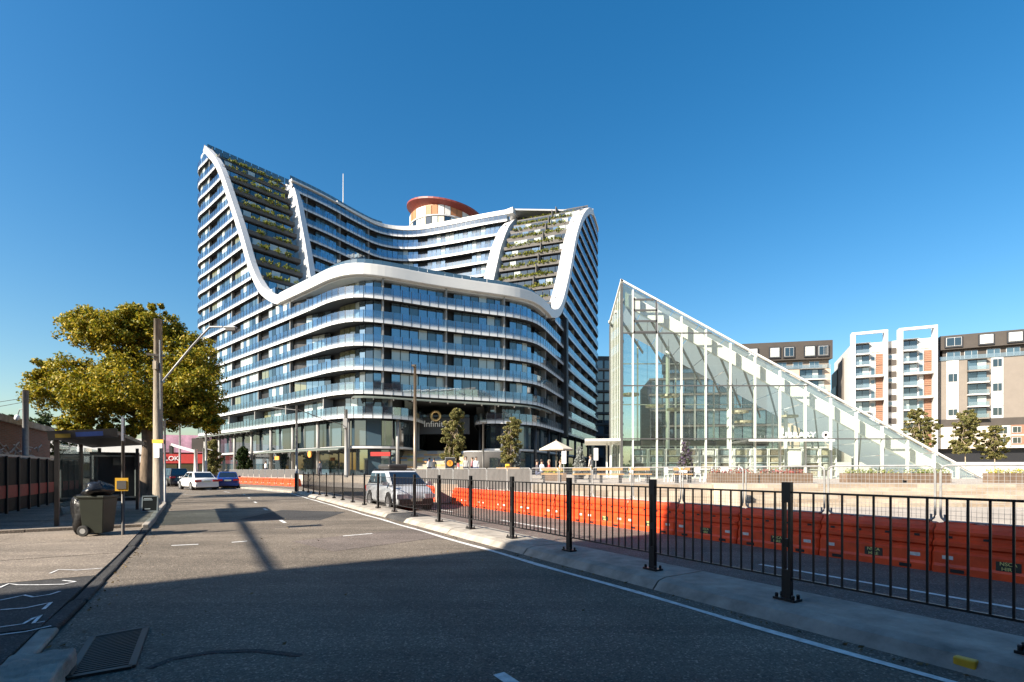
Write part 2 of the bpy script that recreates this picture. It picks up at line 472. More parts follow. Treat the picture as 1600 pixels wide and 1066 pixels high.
while ks < 60:
    ln = 1.22 if ks > 4 else 1.6
    a, b = ks + 0.01, ks + ln - 0.01
    j = rnd.uniform(-0.02, 0.02)
    qa, qb = interp(KERB, a) + j, interp(KERB, b) + rnd.uniform(-0.02, 0.02)
    hh = 0.15 + rnd.uniform(-0.012, 0.012) if ks < 5.2 else (0.03 + rnd.uniform(-0.008, 0.008) if ks < 16 else 0.128)
    w = 0.4 if ks < 5.2 else 0.15
    if ks < 5.2: qa, qb = -0.92 + j, -0.92 + rnd.uniform(-0.03, 0.03)
    P_ = [sq(a, qa), sq(b, qb), sq(b, qb - w), sq(a, qa - w)]
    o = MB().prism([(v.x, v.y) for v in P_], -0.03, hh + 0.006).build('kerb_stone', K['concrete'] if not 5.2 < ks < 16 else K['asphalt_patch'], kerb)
    bevel(o, 0.025, 2)
    if 0 < ks < 5.2:
        sm = o.modifiers.new('cut', 'SUBSURF'); sm.subdivision_type = 'SIMPLE'; sm.levels = sm.render_levels = 5
        tx = bpy.data.textures.new('chips', 'CLOUDS'); tx.noise_scale = 0.16; tx.noise_depth = 4
        dm = o.modifiers.new('chips', 'DISPLACE'); dm.texture = tx; dm.strength = 0.055; dm.mid_level = 0.55; dm.texture_coords = 'GLOBAL'
    ks += ln
# median: long concrete island under the fence, cast in bays
med = struct(MB().build('median_strip', K['concrete']), 'pale concrete median strip carrying the black fence')
ms = -8.0
prof_q = [(4.93, 0.0), (5.03, 0.105), (5.16, 0.135), (5.9, 0.14)]
mbays = [-8, -3.6, 0.9, 4.6, 7.75, 11.2, 14.4, 16.2, 18.0, 21, 24, 27, 30, 33, 36.5]
def med_mesh(a, b, dq=(0, 0)):
    V, Fc = [], []
    ring = [(4.93, -0.02)] + prof_q + [(5.92, -0.02)]
    for s_ , d_ in ((a, dq[0]), (b, dq[1])):
        for q_, z_ in ring: V.append(sq(s_, q_ + d_, z_))
    n = len(ring)
    for k in range(n - 1): Fc.append((k, k + 1, n + k + 1, n + k))
    Fc += [tuple(range(n))[::-1], tuple(range(n, 2 * n))]
    return MB().add(V, Fc)
for a, b in zip(mbays, mbays[1:]):
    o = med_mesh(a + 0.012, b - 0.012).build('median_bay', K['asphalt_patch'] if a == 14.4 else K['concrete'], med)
# end piece bending left where the fence stops
V = [sq(36.5, 4.93), sq(46, 3.0), sq(53, 0.9), sq(54, 1.25), sq(46.3, 4.0), sq(36.5, 5.92)]
MB().prism([(v.x, v.y) for v in V], -0.02, 0.13).build('median_nose', K['concrete'], med)

# painted lines
mk = struct(MB().build('road_marking', K['paint']), 'white painted edge lines and lane dashes on the road')
def strip(pts, w, z, name='marking', parent=mk, m=None):
    V, Fc = [], []
    pts = [Vector(p) for p in pts]
    for i, p in enumerate(pts):
        d = (pts[min(i + 1, len(pts) - 1)] - pts[max(i - 1, 0)]); d.z = 0; d.normalize()
        n = Vector((-d.y, d.x, 0)); ww = w if not isinstance(w, (list, tuple)) else w[i]
        V += [p + n * ww / 2, p - n * ww / 2]
    for v in V: v.z = z
    for i in range(len(pts) - 1): Fc.append((2 * i, 2 * i + 1, 2 * i + 3, 2 * i + 2))
    return MB().add(V, Fc).build(name, m or K['paint'], parent)
edge = []
s_ = -6.0
while s_ <= 36:
    edge.append(sq(s_, 4.62 + 0.02 * sin(s_ * 1.7))); s_ += 0.75
edge += [sq(41, 3.75), sq(46, 2.7), sq(53, 0.55)]
strip(edge, [0.1 + 0.018 * sin(i * 2.3) + rnd.uniform(-0.012, 0.012) for i in range(len(edge))], 0.006)
for a in (2.35, 7.0 + 9.0, 21.5, 26.5, 31.0, 35.5):
    strip([sq(a, 1.9), sq(a + 0.95, 1.88)], 0.1, 0.006)
for a in (40, 45, 50):
    strip([sq(a, 1.2 - (a - 40) * 0.25), sq(a + 1.6, 0.9 - (a - 40) * 0.25)], 0.11, 0.006)
for (x0, y0, x1, y1) in ((268, 853, 310, 851), (362, 848, 386, 846), (536, 838, 582, 834), (285, 773, 312, 773.5)):
    strip([ground_at(x0, y0), ground_at(x1, y1)], 0.09, 0.006)
strip([sq(0.5, 7.72), sq(4.9, 7.72)], 0.09, 0.009)
strip([sq(10.5, 7.72), sq(13.4, 7.72)], 0.09, 0.009)
strip([sq(17, 7.72), sq(20, 7.72)], 0.09, 0.009)

# sprayed utility marks on the footpath
def spray(pix, w=0.035):
    pts = [ground_at(x, y, 0.055) for x, y in pix]
    strip(pts, w, 0.056, 'sprayed_mark', fp, K['spray'])
spray([(0, 918), (14, 912), (28, 914), (60, 914), (100, 913), (118, 909), (98, 907)], 0.03)
spray([(0, 938), (20, 934), (38, 930), (52, 933), (78, 929), (94, 924)], 0.035)
spray([(78, 896), (92, 890), (120, 891), (160, 888)], 0.03)
spray([(0, 953), (40, 950), (68, 944), (80, 941), (68, 952)], 0.035)
spray([(0, 980), (36, 975), (52, 966), (64, 961), (52, 974), (70, 971)], 0.03)
spray([(0, 992), (40, 987), (80, 978)], 0.025)

# storm drain grate set in the gutter
dr = thing('drain_grate', 'rusty rectangular steel drain grate in the gutter', 'drain grate', sq(4.0, -0.75, 0), STREET)
gx = [ground_at(145, 998), ground_at(228, 983), ground_at(206, 1044), ground_at(105, 1062)]
fr_ = MB()
for a, b in zip(gx, gx[1:] + gx[:1]): fr_.bar(a + Vector((0, 0, 0.012)), b + Vector((0, 0, 0.012)), 0.05, 0.02)
fr_.build('frame', K['steel_dark'], dr)
for k in range(22):
    t = (k + 0.7) / 22.4
    a = gx[1].lerp(gx[2], t); b = gx[0].lerp(gx[3], t)
    MB().bar(a + Vector((0, 0, 0.009)), b + Vector((0, 0, 0.009)), 0.022, 0.016).build('bar', K['steel_dark'], dr)
MB().add([v + Vector((0, 0, 0.003)) for v in gx], [(0, 1, 2, 3)]).build('pit', K['dark'], dr)

# tar seam and oil marks: dark repairs with shapes of their own
strip([ground_at(x, y) for x, y in ((232, 1045), (270, 1030), (330, 1020), (400, 1017), (470, 1025))], 0.07, 0.005, 'tar_seam', mk, K['asphalt_patch'])

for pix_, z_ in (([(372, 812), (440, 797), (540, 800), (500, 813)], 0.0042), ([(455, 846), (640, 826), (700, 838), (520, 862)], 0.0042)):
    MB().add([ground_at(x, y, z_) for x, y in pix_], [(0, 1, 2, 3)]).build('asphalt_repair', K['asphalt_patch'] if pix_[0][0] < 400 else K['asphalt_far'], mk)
# ---- plaza: low paving, stepped edge, upper terrace
PZ, TZ = 0.05, 0.90
pl = MB()
pq = [sq(-40, 10.35), sq(36, 10.35), sq(41, 11.1), sq(51.8, 8.0), sq(68.4, 3.6), sq(110, -8.2), Vector((-20, 190, 0)), Vector((260, 190, 0)), Vector((260, -60, 0))]
sheet('plaza', pq, PZ, K['plaza'])['label'] = 'pale stone paving between the barriers and the steps'
# upper terrace
TY0 = 23.2
tp = [(-3.4, TY0), (260, TY0), (260, 180), (-62, 180), (-62, 103), (-18.0, 59.0), (-8, 40)]
struct(MB().prism(tp, -0.02, TZ).build('terrace', K['plaza']), 'raised paved terrace in front of the buildings')
# stone facing blocks of the terrace wall (each block a piece) and the steps
wall = thing('terrace_wall', 'cream stone block wall holding up the terrace', 'wall', (3, TY0, 0))
x0 = -3.4
row = 0
for zb, zt in ((PZ, 0.33), (0.33, 0.61), (0.61, TZ + 0.01)):
    x = -3.4 - 0.6 * (row % 2)
    while x < 9.4:
        w = rnd.choice((1.1, 1.4, 1.7))
        a, b = max(x, -3.4), min(x + w, 9.4)
        if b - a > 0.15:
            dd = 0.30 + rnd.uniform(-0.012, 0.012)
            o = MB().box(((a + b) / 2, TY0 - dd / 2 - 0.002, (zb + zt) / 2), (b - a - 0.012, dd, zt - zb - 0.01)).build('stone_block', K['stone2'] if rnd.random() < 0.14 else K['stone'], wall)
        x += w
    row += 1
steps = thing('plaza_steps', 'broad sandstone steps rising from the plaza to the terrace', 'steps', (25, TY0 - 1.5, 0))
nst = 6
MB().box((9.42, TY0 - 1.38, 0.47), (0.3, 2.74, 0.98)).build('cheek_block', K['stone'], steps)
for k in range(nst):
    zt = PZ + (TZ - PZ) * (k + 1) / nst + (0.012 if k == nst - 1 else 0)
    y0 = TY0 - 0.46 * (nst - k)
    x = 9.45
    while x < 46:
        w = 2.25
        o = MB().box((x + w / 2, (y0 + TY0) / 2 - 0.003, (PZ + zt) / 2 - 0.03), (w - 0.012, TY0 - y0, zt - PZ + 0.06)).build('tread', K['stone'] if (k + int(x)) % 3 else K['stone2'], steps)
        x += w
# ------------------------------------------------------------------ the wave-roofed apartment building
def chaikin(p, n=3):
    for _ in range(n):
        q = [p[0]]
        for a, b in zip(p, p[1:]):
            q.append((.75 * a[0] + .25 * b[0], .75 * a[1] + .25 * b[1])); q.append((.25 * a[0] + .75 * b[0], .25 * a[1] + .75 * b[1]))
        q.append(p[-1]); p = q
    return p
def resample(p, d):
    L = [0]
    for a, b in zip(p, p[1:]): L.append(L[-1] + math.dist(a, b))
    n = max(1, round(L[-1] / d)); out = []; j = 0
    for i in range(n + 1):
        t = L[-1] * i / n
        while j < len(p) - 2 and L[j + 1] < t: j += 1
        f = (t - L[j]) / (L[j + 1] - L[j]) if L[j + 1] > L[j] else 0
        out.append((p[j][0] + (p[j + 1][0] - p[j][0]) * f, p[j][1] + (p[j + 1][1] - p[j][1]) * f))
    return out
class Path:
    def __init__(s, ctrl, d=1.2, smooth=3):
        s.p = resample(chaikin(ctrl, smooth) if smooth else ctrl, d)
        s.n = len(s.p) - 1
    def at(s, i):
        i = min(max(i, 0), s.n - 1e-6); k = int(i); f = i - k
        a, b = s.p[k], s.p[k + 1]
        return Vector((a[0] + (b[0] - a[0]) * f, a[1] + (b[1] - a[1]) * f, 0))
    def tan(s, i):
        d = s.at(min(i + 0.6, s.n)) - s.at(max(i - 0.6, 0)); return d.normalized()
    def nor(s, i):
        t = s.tan(i); return Vector((t.y, -t.x, 0))
    def off(s, i, d):
        return s.at(i) + s.nor(i) * d
OUT = Path([(-46, 112), (-56, 105.5), (-61.5, 100.5), (-61.2, 96.5), (-57, 93.2), (-45, 82.7), (-33, 72.3), (-27, 67.2), (-23, 63.6), (-19.5, 61.9), (-16.0, 62.9), (-11, 65.6), (-5, 68.2), (0, 70.2), (3.0, 72.3), (4.7, 75.5), (6.4, 80.5), (10, 91), (15, 106), (20.5, 121.5), (22.2, 127.5), (18, 131.5)])
BACK = Path([(-45.3, 102.4), (-40.5, 108.5), (-36.2, 116), (-32, 122.0), (-25, 123.6), (-15.5, 120.6), (-7, 117.2), (-0.9, 115.2)])
I0 = 17.0                                     # start of what shows on the outer path
I1 = OUT.n - 1.0
LEFT_CUT = [(26.6, 48.5), (27.3, 46.9), (28.9, 44.3), (29.9, 43.2), (32.8, 41.0), (35.9, 39.3), (39.0, 37.9), (42.6, 36.1), (46.7, 33.8), (50.8, 31.6), (54.6, 29.4), (57.4, 27.3), (59.3, 25.4), (61.7, 23.0)]
RIGHT_CUT = [(26.6, 91.5), (27.2, 93.5), (28.4, 96.3), (31.2, 99.0), (36.7, 102.6), (39.4, 104.1), (43.5, 106.3), (47.0, 108.2), (51.6, 111.6), (54.7, 114.2), (58.4, 118.3), (60.6, 121.3), (61.7, 124.0)]
FL0, FH = 11.25, 3.0
ZRF = 61.0
def zk(k): return FL0 + FH * k
def inner(O, d, A, B):
    """where the horizontal line from O along d meets the line A-B"""
    A, B = Vector(A), Vector(B)
    u = B - A
    den = d.x * u.y - d.y * u.x
    t = ((A.x - O.x) * u.y - (A.y - O.y) * u.x) / den
    return Vector((O.x + d.x * t, O.y + d.y * t, 0))
LA, LB = (-30.1, 79.7), (-48.5, 108.0)
RA, RB = (-8.0, 83.0), (-0.7, 114.6)
def left_pair(z):
    O = OUT.at(interp(LEFT_CUT, z)); return O, inner(O, Vector((0.66, 0.75, 0)), LA, LB)
def right_pair(z):
    O = OUT.at(interp(RIGHT_CUT, z)); return O, inner(O, Vector((-0.944, 0.33, 0)), RA, RB)

tower = thing('apartment_building', 'curving glass apartment building with white wave shaped ribbons and planted terraces', 'building', (-18, 85, 0))
ucube = {}
def unit(m):
    if m not in ucube:
        b = MB().box((0, 0, 0), (1, 1, 1)); ucube[m] = b.mesh('unit_' + m, K[m], attr=True)
    return ucube[m]
PIECES = {'balustrade_panel': [], 'balustrade_post': [], 'window_pane': [], 'fin': []}
def put(kind, a, b, z0, z1, th, m):
    """upright plate between plan points a and b"""
    d = b - a; L = d.length
    if L < 0.05: return
    T = Matrix.Translation(((a.x + b.x) / 2, (a.y + b.y) / 2, (z0 + z1) / 2)) @ Matrix.Rotation(math.atan2(d.y, d.x), 4, 'Z') @ Matrix.Diagonal((L, th, z1 - z0, 1))
    PIECES[kind].append((T, m))
def band(path, i0, i1, z, rec, mats, slab_in=3.0, bal=True, fh=FH, part='floor_slab', void=None, parent=tower):
    """one storey: slab edge, glass balustrade panels, recessed window panes, dark backing"""
    ii = [i0] + [float(k) for k in range(int(i0) + 1, int(math.ceil(i1)))] + [i1]
    V, Fc = [], []
    for i in ii:
        o, inn = path.off(i, 0.0), path.off(i, -slab_in)
        V += [(o.x, o.y, z), (o.x, o.y, z + 0.24), (inn.x, inn.y, z), (inn.x, inn.y, z + 0.24)]
    for k in range(len(ii) - 1):
        a, b = 4 * k, 4 * k + 4
        Fc += [(a, b, b + 1, a + 1), (a + 1, b + 1, b + 3, a + 3), (a, a + 2, b + 2, b)]
    e = 4 * (len(ii) - 1)
    Fc += [(0, 1, 3, 2), (e, e + 2, e + 3, e + 1)]
    mb = MB(); mb.add(V, Fc)
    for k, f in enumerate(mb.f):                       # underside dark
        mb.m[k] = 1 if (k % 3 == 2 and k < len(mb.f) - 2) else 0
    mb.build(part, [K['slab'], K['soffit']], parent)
    # backing wall
    V, Fc = [], []
    for i in ii:
        o = path.off(i, -(rec(i) + 0.35)); V += [(o.x, o.y, z + 0.24), (o.x, o.y, z + fh)]
    for k in range(len(ii) - 1): Fc.append((2 * k, 2 * k + 2, 2 * k + 3, 2 * k + 1))
    MB().add(V, Fc).build('backing_wall', K['dark'], parent)
    for a, b in zip(ii, ii[1:]):
        if b - a < 0.2: continue
        g_ = 0.03
        if bal:
            q_ = path.off(a, 0.05)
            PIECES['balustrade_post'].append((Matrix.Translation((q_.x, q_.y, z + 0.59)) @ Matrix.Rotation(math.atan2(path.tan(a).y, path.tan(a).x), 4, 'Z') @ Matrix.Diagonal((0.05, 0.09, 1.48, 1)), 'frame'))
            put('balustrade_panel', path.off(a + g_, 0.06), path.off(b - g_, 0.06), z - 0.16, z + 1.32, 0.03, 'frit')
        mm = mats(int(a), z)
        if mm == 'v': continue
        if mm == 'f':
            put('fin', path.off(a, -0.25), path.off(a, -rec(a) - 0.3), z + 0.25, z + fh - 0.01, 0.22, 'fin'); continue
        put('window_pane', path.off(a + 0.045, -rec(a)), path.off(b - 0.045, -rec(b)), z + 0.30, z + fh - 0.16, 0.06, mm)
def hashf(i, z, s=0): return random.Random(int(i * 131 + round(z * 10) * 17 + s)).random()
def mats_outer(i, z):
    r = hashf(i, z)
    if i < 58:                                          # street side, sunlit
        c = (i + 3) % 9
        if c == 0: return 'f'
        if c in (1, 2): return 'v' if hashf(i // 9, z, 5) < 0.75 else 'pane_olive'
        return 'pane_mirror' if r < 0.3 else ('pane_blue' if r < 0.5 else ('pane_curtain' if r < 0.85 else 'pane_dark'))
    if i < 86:
        c = i
        if c in (67, 74, 81): return 'f'
        if c in (58, 59): return 'v'
        if c in (60, 61, 62): return 'pane_olive'
        return 'pane_curtain' if r < 0.16 else ('pane_mirror' if r < 0.62 else 'pane_blue')
    c = i % 6
    if c == 0: return 'f'
    if c in (1, 2): return 'v'
    return 'pane_dark' if r < 0.5 else 'pane_blue'
def rec_outer(i):
    if i < 52: return 0.4
    if i < 58: return 0.4 + (i - 52) / 6 * 1.5
    if i < 63: return 1.9
    if i < 66: return 1.9 - (i - 63) / 3 * 0.9
    return 1.0
# podium storeys: the full street front
for k in range(0, 5):
    band(OUT, I0, I1, zk(k), rec_outer, mats_outer)
# left wing above the podium, cut back by the wave
for k in range(5, 17):
    z = zk(k)
    e = interp(LEFT_CUT, z + 0.9) - 0.4
    if e > I0 + 1: band(OUT, I0, e, z, rec_outer, mats_outer, fh=FH if k < 16 else 2.6)
for k in range(5, 17):
    z = zk(k)
    st = interp(RIGHT_CUT, z + 0.9) + 0.5
    if st < I1 - 1: band(OUT, st, I1, z, rec_outer, mats_outer, fh=FH if k < 16 else 2.6)
# courtyard face at the back
def mats_back(i, z):
    r = hashf(i, z, 9)
    if i > 22:
        if 33 <= i <= 38 and z < 52: return 'v'
        if 27 <= i <= 28: return 'v'
        return 'pane_curtain' if r < 0.25 else ('pane_mirror' if r < 0.8 else 'pane_blue')
    if i % 7 == 3: return 'f'
    if i % 7 == 4: return 'v'
    return 'pane_mirror' if r < 0.55 else 'pane_blue'
for k in range(6, 17):
    band(BACK, 0.2, BACK.n - 0.2, zk(k), lambda i: 0.9, mats_back, slab_in=4.0, fh=FH if k < 16 else 1.6)

# planted terraces on the two cut faces
K['leaf_g'] = leaf_mat('terrace_leaf', [(0.08, 0.11, 0.015), (0.16, 0.19, 0.022), (0.26, 0.26, 0.035), (0.12, 0.15, 0.03), (0.22, 0.17, 0.03)])
def leaves(centers, rad, n, size, flat=0.8, seed=0, aspect=0.5):
    """n leaf quads around each centre, as arrays"""
    g_ = np.random.default_rng(seed)
    Cn = np.repeat(np.asarray(centers, float), n, axis=0)
    rr = np.asarray(rad, float)
    rr = np.repeat(rr.reshape(-1, 3) if rr.ndim > 1 else np.tile(rr.reshape(1, -1) if rr.size == 3 else np.full((1, 3), rr), (len(centers), 1)), n, axis=0)
    d = g_.normal(size=Cn.shape); d /= np.linalg.norm(d, axis=1, keepdims=True)
    r = g_.random((len(Cn), 1)) ** (1 / 2.2)
    P_ = Cn + d * r * rr
    nrm = d * flat + g_.normal(size=Cn.shape) * 0.7 + np.array([0, 0, 0.35]); nrm /= np.linalg.norm(nrm, axis=1, keepdims=True)
    u = np.cross(nrm, g_.normal(size=Cn.shape)); u /= np.linalg.norm(u, axis=1, keepdims=True)
    v = np.cross(nrm, u)
    s_ = size * g_.uniform(0.55, 1.3, (len(Cn), 1))
    u *= s_; v *= s_ * aspect
    V = np.stack([P_ - u, P_ + v, P_ + u, P_ - v], axis=1).reshape(-1, 3)
    Fc = np.arange(len(V)).reshape(-1, 4)
    return V, Fc
def terrace(a, b, z, seed, density=1.0, ra=1.6, rb=0.9):
    """one garden storey from plan point a to b (outward = right of a->b)"""
    d = (b - a); t = d.normalized(); a, b = a + t * (0.5 if seed < 200 else 1.5), b - t * (1.5 if seed < 200 else 0.5); L = (b - a).length; n = Vector((t.y, -t.x, 0))
    mb = MB()
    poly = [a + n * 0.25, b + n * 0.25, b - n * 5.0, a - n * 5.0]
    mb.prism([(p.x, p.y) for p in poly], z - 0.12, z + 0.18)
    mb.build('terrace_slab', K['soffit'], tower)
    mb = MB()
    mid = (a + b) / 2 + n * 0.3
    mb.box((mid.x, mid.y, z + 0.3), (L, 0.14, 0.66), rz=math.atan2(t.y, t.x))
    mb.build('planter_front', K['planter'], tower)
    # recessed glazing
    m_ = int(L / 1.35)
    for j in range(m_):
        r = hashf(j, z, seed)
        p0, p1 = a + t * (L * j / m_ + 0.06) - n * 2.0, a + t * (L * (j + 1) / m_ - 0.06) - n * 2.0
        put('window_pane', p0, p1, z + 0.2, z + FH - 0.35, 0.06, 'pane_curtain' if r < 0.2 else ('pane_mirror' if r < 0.3 else 'pane_dark'))
    back = (a + b) / 2 - n * 2.3
    MB().box((back.x, back.y, z + FH / 2), (L, 0.1, FH), rz=math.atan2(t.y, t.x)).build('backing_wall', K['dark'], tower)
    pr = a + t * (L * 0.56) - n * 0.95
    if seed >= 200: MB().box((pr.x, pr.y, z + FH / 2 + 0.1), (0.16, 1.5, FH - 0.4), rz=math.atan2(t.y, t.x)).build('privacy_fin', K['planter'], tower)
    g_ = random.Random(seed)
    cs, rs = [], []
    x = ra
    while x < L - rb:
        if g_.random() < density:
            h = g_.uniform(0.3, 0.65)
            c = a + t * x + n * g_.uniform(0.05, 0.4)
            cs.append((c.x, c.y, z + 0.62 + h * 0.3)); rs.append((g_.uniform(0.35, 0.6), g_.uniform(0.35, 0.5), h))
        x += g_.uniform(0.25, 0.6)
    V, Fc = leaves(cs, np.array(rs), 34, 0.21, seed=seed)
    o = link(bpy.data.objects.new('planting', mesh_np('planting', V, Fc, [K['leaf_g']])), tower)
    o['kind'] = 'stuff'
for k in range(5, 17):
    z = zk(k)
    O, I = left_pair(z + 0.4)
    if k < 17: terrace(O, I, z, 100 + k, 0.6)
    O, I = right_pair(z + 0.4)
    if k < 17: terrace(I, O, z, 200 + k, 0.97, 0.9, 2.6)
# roofs and inner walls that close the volumes
def cap(poly, z0, z1, m, name): MB().prism([(p.x, p.y) for p in poly], z0, z1).build(name, K[m], tower)
po = [OUT.off(i, -0.3) for i in np.arange(I0, I1 + 0.1, 1.0)]
po = [OUT.off(i, -0.3 if 48 < i < 92 else -1.6) for i in np.arange(I0, I1 + 0.1, 1.0)]
cap(po + [Vector((4, 128, 0)), Vector((-30, 130, 0)), Vector((-52, 112, 0))], zk(5) - 0.55, zk(5) - 0.12, 'slab', 'podium_roof')
ztop = ZRF + 1.1
left_top = [OUT.off(i, -0.4) for i in np.arange(10, 23.2, 1.0)] + [Vector((-47.5, 106.5, 0)), Vector((-48.5, 112, 0))]
cap(left_top, ztop - 0.35, ztop, 'slab', 'roof')
right_top = [OUT.off(i, -0.4) for i in np.arange(123.5, OUT.n, 1.0)] + [Vector((0, 132, 0)), Vector((-0.7, 115.5, 0))]
cap(right_top, ztop - 0.35, ztop, 'slab', 'roof')
back_top = [BACK.off(i, -0.1) for i in np.arange(0, BACK.n + 0.01, 1.0)] + [Vector((0, 134, 0)), Vector((-46, 134, 0))]
cap(back_top, ZRF - 0.1, ZRF + 0.3, 'slab', 'roof')
# the side of the building that turns away from the street
for a, b in ((Vector((-47, 112, 0)), Vector((-20, 140, 0))), (Vector((18, 131.5, 0)), Vector((-10, 140, 0)))):
    MB().bar(a + Vector((0, 0, 31)), b + Vector((0, 0, 31)), 0.5, 62).build('rear_wall', K['charcoal'], tower)
i_w = MB().bar((LA[0] - 1, LA[1] + 2, zk(5) + 1), (LB[0], LB[1], zk(5) + 1), 0.3, 3)
for k in range(5, 16):
    _, I = left_pair(zk(k) + 0.5)
    i_w.bar((I.x - 0.8, I.y + 0.8, zk(k) + 1.6), (LB[0] - 0.4, LB[1], zk(k) + 1.6), 0.3, FH)
i_w.build('courtyard_wall', K['charcoal'], tower)
i_w = MB()
for k in range(5, 16):
    _, I = right_pair(zk(k) + 0.5)
    i_w.bar((I.x + 0.3, I.y + 1.2, zk(k) + 1.6), (RB[0] + 0.3, RB[1] + 2, zk(k) + 1.6), 0.3, FH)
i_w.build('courtyard_wall', K['charcoal'], tower)

# white ribbons
def ribbon(pts, nors, w, depth, name='white_ribbon', m='white_panel', proud=0.22):
    """sweep: pts 3D on the facade, nors outward unit vectors"""
    V, Fc = [], []
    n = len(pts)
    for i in range(n):
        T = (pts[min(i + 1, n - 1)] - pts[max(i - 1, 0)]).normalized()
        nn = (nors[i] - T * nors[i].dot(T)).normalized()
        B = nn.cross(T).normalized()
        ww = w[i] if isinstance(w, list) else w
        p = pts[i] + nn * proud
        dd_ = depth[i] if isinstance(depth, list) else depth
        V += [p + B * ww / 2, p - B * ww / 2, p - B * ww / 2 - nn * dd_, p + B * ww / 2 - nn * dd_]
    for i in range(n - 1):
        for k in range(4): Fc.append((4 * i + k, 4 * i + (k + 1) % 4, 4 * i + 4 + (k + 1) % 4, 4 * i + 4 + k))
    Fc += [(0, 1, 2, 3), (4 * n - 1, 4 * n - 2, 4 * n - 3, 4 * n - 4)]
    o = MB().add(V, Fc).build(name, K[m], tower)
    bevel(o, 0.08, 2)
    return o
def smooth_tab(tab, n):
    """dense (z, i) samples along a monotone table, smoothed"""
    pts = [(i, z) for z, i in tab]
    return resample(chaikin(pts, 3), n)
seqL = smooth_tab(LEFT_CUT[::-1], 0.8)                 # from the peak down
seqR = smooth_tab(RIGHT_CUT, 0.8)
path3, nor3 = [], []
ZR = 26.75
for i, z in seqL: path3.append(OUT.at(i) + Vector((0, 0, z))); nor3.append(OUT.nor(i))
iL_end, iR_start = seqL[-1][0], seqR[0][0]
steps_ = 60
for j in range(1, steps_):
    i = iL_end + (iR_start - iL_end) * j / steps_
    path3.append(OUT.at(i) + Vector((0, 0, ZR - 0.12 * sin(pi * j / steps_)))); nor3.append(OUT.nor(i))
for i, z in seqR: path3.append(OUT.at(i) + Vector((0, 0, z))); nor3.append(OUT.nor(i))
nL_, nF_ = len(seqL), steps_ - 1
wid = [1.15] * len(path3); dep = [1.2] * len(path3)
for j in range(len(path3)):
    u_ = min(1.0, max(0.0, (j - nL_ + 12) / 14)); r_ = min(1.0, max(0.0, (j - nL_ - nF_ + 6) / 14))
    wid[j] = 1.15 + 0.3 * u_ - 0.1 * r_; dep[j] = 1.1 + 0.4 * u_ + 0.9 * r_
ribbon(path3, nor3, wid, dep)
# ribbon return along the right crest
cr_ = [OUT.at(i) + Vector((0, 0, 61.9)) for i in np.arange(124, OUT.n, 0.8)]
ribbon(cr_, [OUT.nor(i) for i in np.arange(124, OUT.n, 0.8)], 0.5, 2.0)
# inner ribbons
for fn, A, B, nn in ((left_pair, LA, LB, Vector((0.83, -0.55, 0))), (right_pair, RA, RB, Vector((-0.974, 0.225, 0)))):
    pts = []
    for z in np.arange(27.5, 61.6, 1.0):
        _, I = fn(z); pts.append(Vector((I.x, I.y, z)))
    if fn is left_pair:
        e_ = pts[-1]; pts += [e_ + Vector((-1.3, 2.0, 0.5)), e_ + Vector((-3.2, 4.8, 0.7))]
        ribbon(pts, [nn] * len(pts), 1.35, 2.2, proud=0.75)
    else:
        e_ = pts[-1]; pts += [e_ + Vector((0.7, 2.2, 0.45)), e_ + Vector((1.6, 5, 0.6))]
        ribbon(pts, [Vector((-0.33, -0.944, 0))] * len(pts), 2.3, 2.9, proud=0.85)
# roof edge ribbon of the courtyard face, thicker to the right
ribs = list(np.arange(9.0, BACK.n + 0.01, 0.8))
ribbon([BACK.at(i) + Vector((0, 0, ZRF + 0.15)) for i in ribs] + [Vector((0.3, 114.6, ZRF + 0.3))], [BACK.nor(i) for i in ribs] + [BACK.nor(BACK.n)], [0.5 + 0.6 * min(1, max(0, (i - 12) / 14)) for i in ribs] + [1.3], 1.4)
ribs = list(np.arange(0.0, 9.4, 0.8))
ribbon([BACK.at(i) + Vector((0, 0, ZRF + 0.1)) for i in ribs], [BACK.nor(i) for i in ribs], 0.3, 1.0)
# glass balustrade above the front ribbon, along the crests
for a in np.arange(50, 91, 1.0):
    put('balustrade_panel', OUT.off(a + 0.02, -0.9), OUT.off(a + 0.98, -0.9), 27.3, 28.3, 0.03, 'pane_blue')
O_, I_ = left_pair(61.0)
d_ = I_ - O_
for j in range(12):
    put('balustrade_panel', O_ + d_ * (j / 12 + 0.004), O_ + d_ * ((j + 1) / 12 - 0.004), ZRF + 0.2, ZRF + 1.35, 0.03, 'pane_blue')
O_, I_ = right_pair(61.0)
d_ = I_ - O_
for j in range(12):
    put('balustrade_panel', O_ + d_ * (j / 12 + 0.004), O_ + d_ * ((j + 1) / 12 - 0.004), ZRF - 0.4, ZRF + 0.55, 0.03, 'pane_blue')
for a in np.arange(0, 20, 1.0):
    put('balustrade_panel', BACK.off(a + 0.02, -0.5), BACK.off(a + 0.98, -0.5), ZRF + 0.2, ZRF + 1.3, 0.03, 'pane_blue')
# roof plant screen and mast
pm = BACK.at(8) + Vector((-2, 4, 0))
MB().box((pm.x - 1, pm.y, ZRF + 1.1), (7, 3, 2.2), rz=0.9).build('plant_screen', K['frame'], tower)
MB().tube([(BACK.at(9.5).x, BACK.at(9.5).y + 3, ZRF), (BACK.at(9.5).x, BACK.at(9.5).y + 3, ZRF + 8.6)], [0.12, 0.07]).build('mast', K['galv'], tower)
# black service fin up the right face
p = OUT.off(99.8, 0.1)
MB().box((p.x, p.y, 18.0), (1.5, 1.0, 21.0), rz=math.atan2(OUT.tan(100).y, OUT.tan(100).x)).build('service_fin', K['dark'], tower)
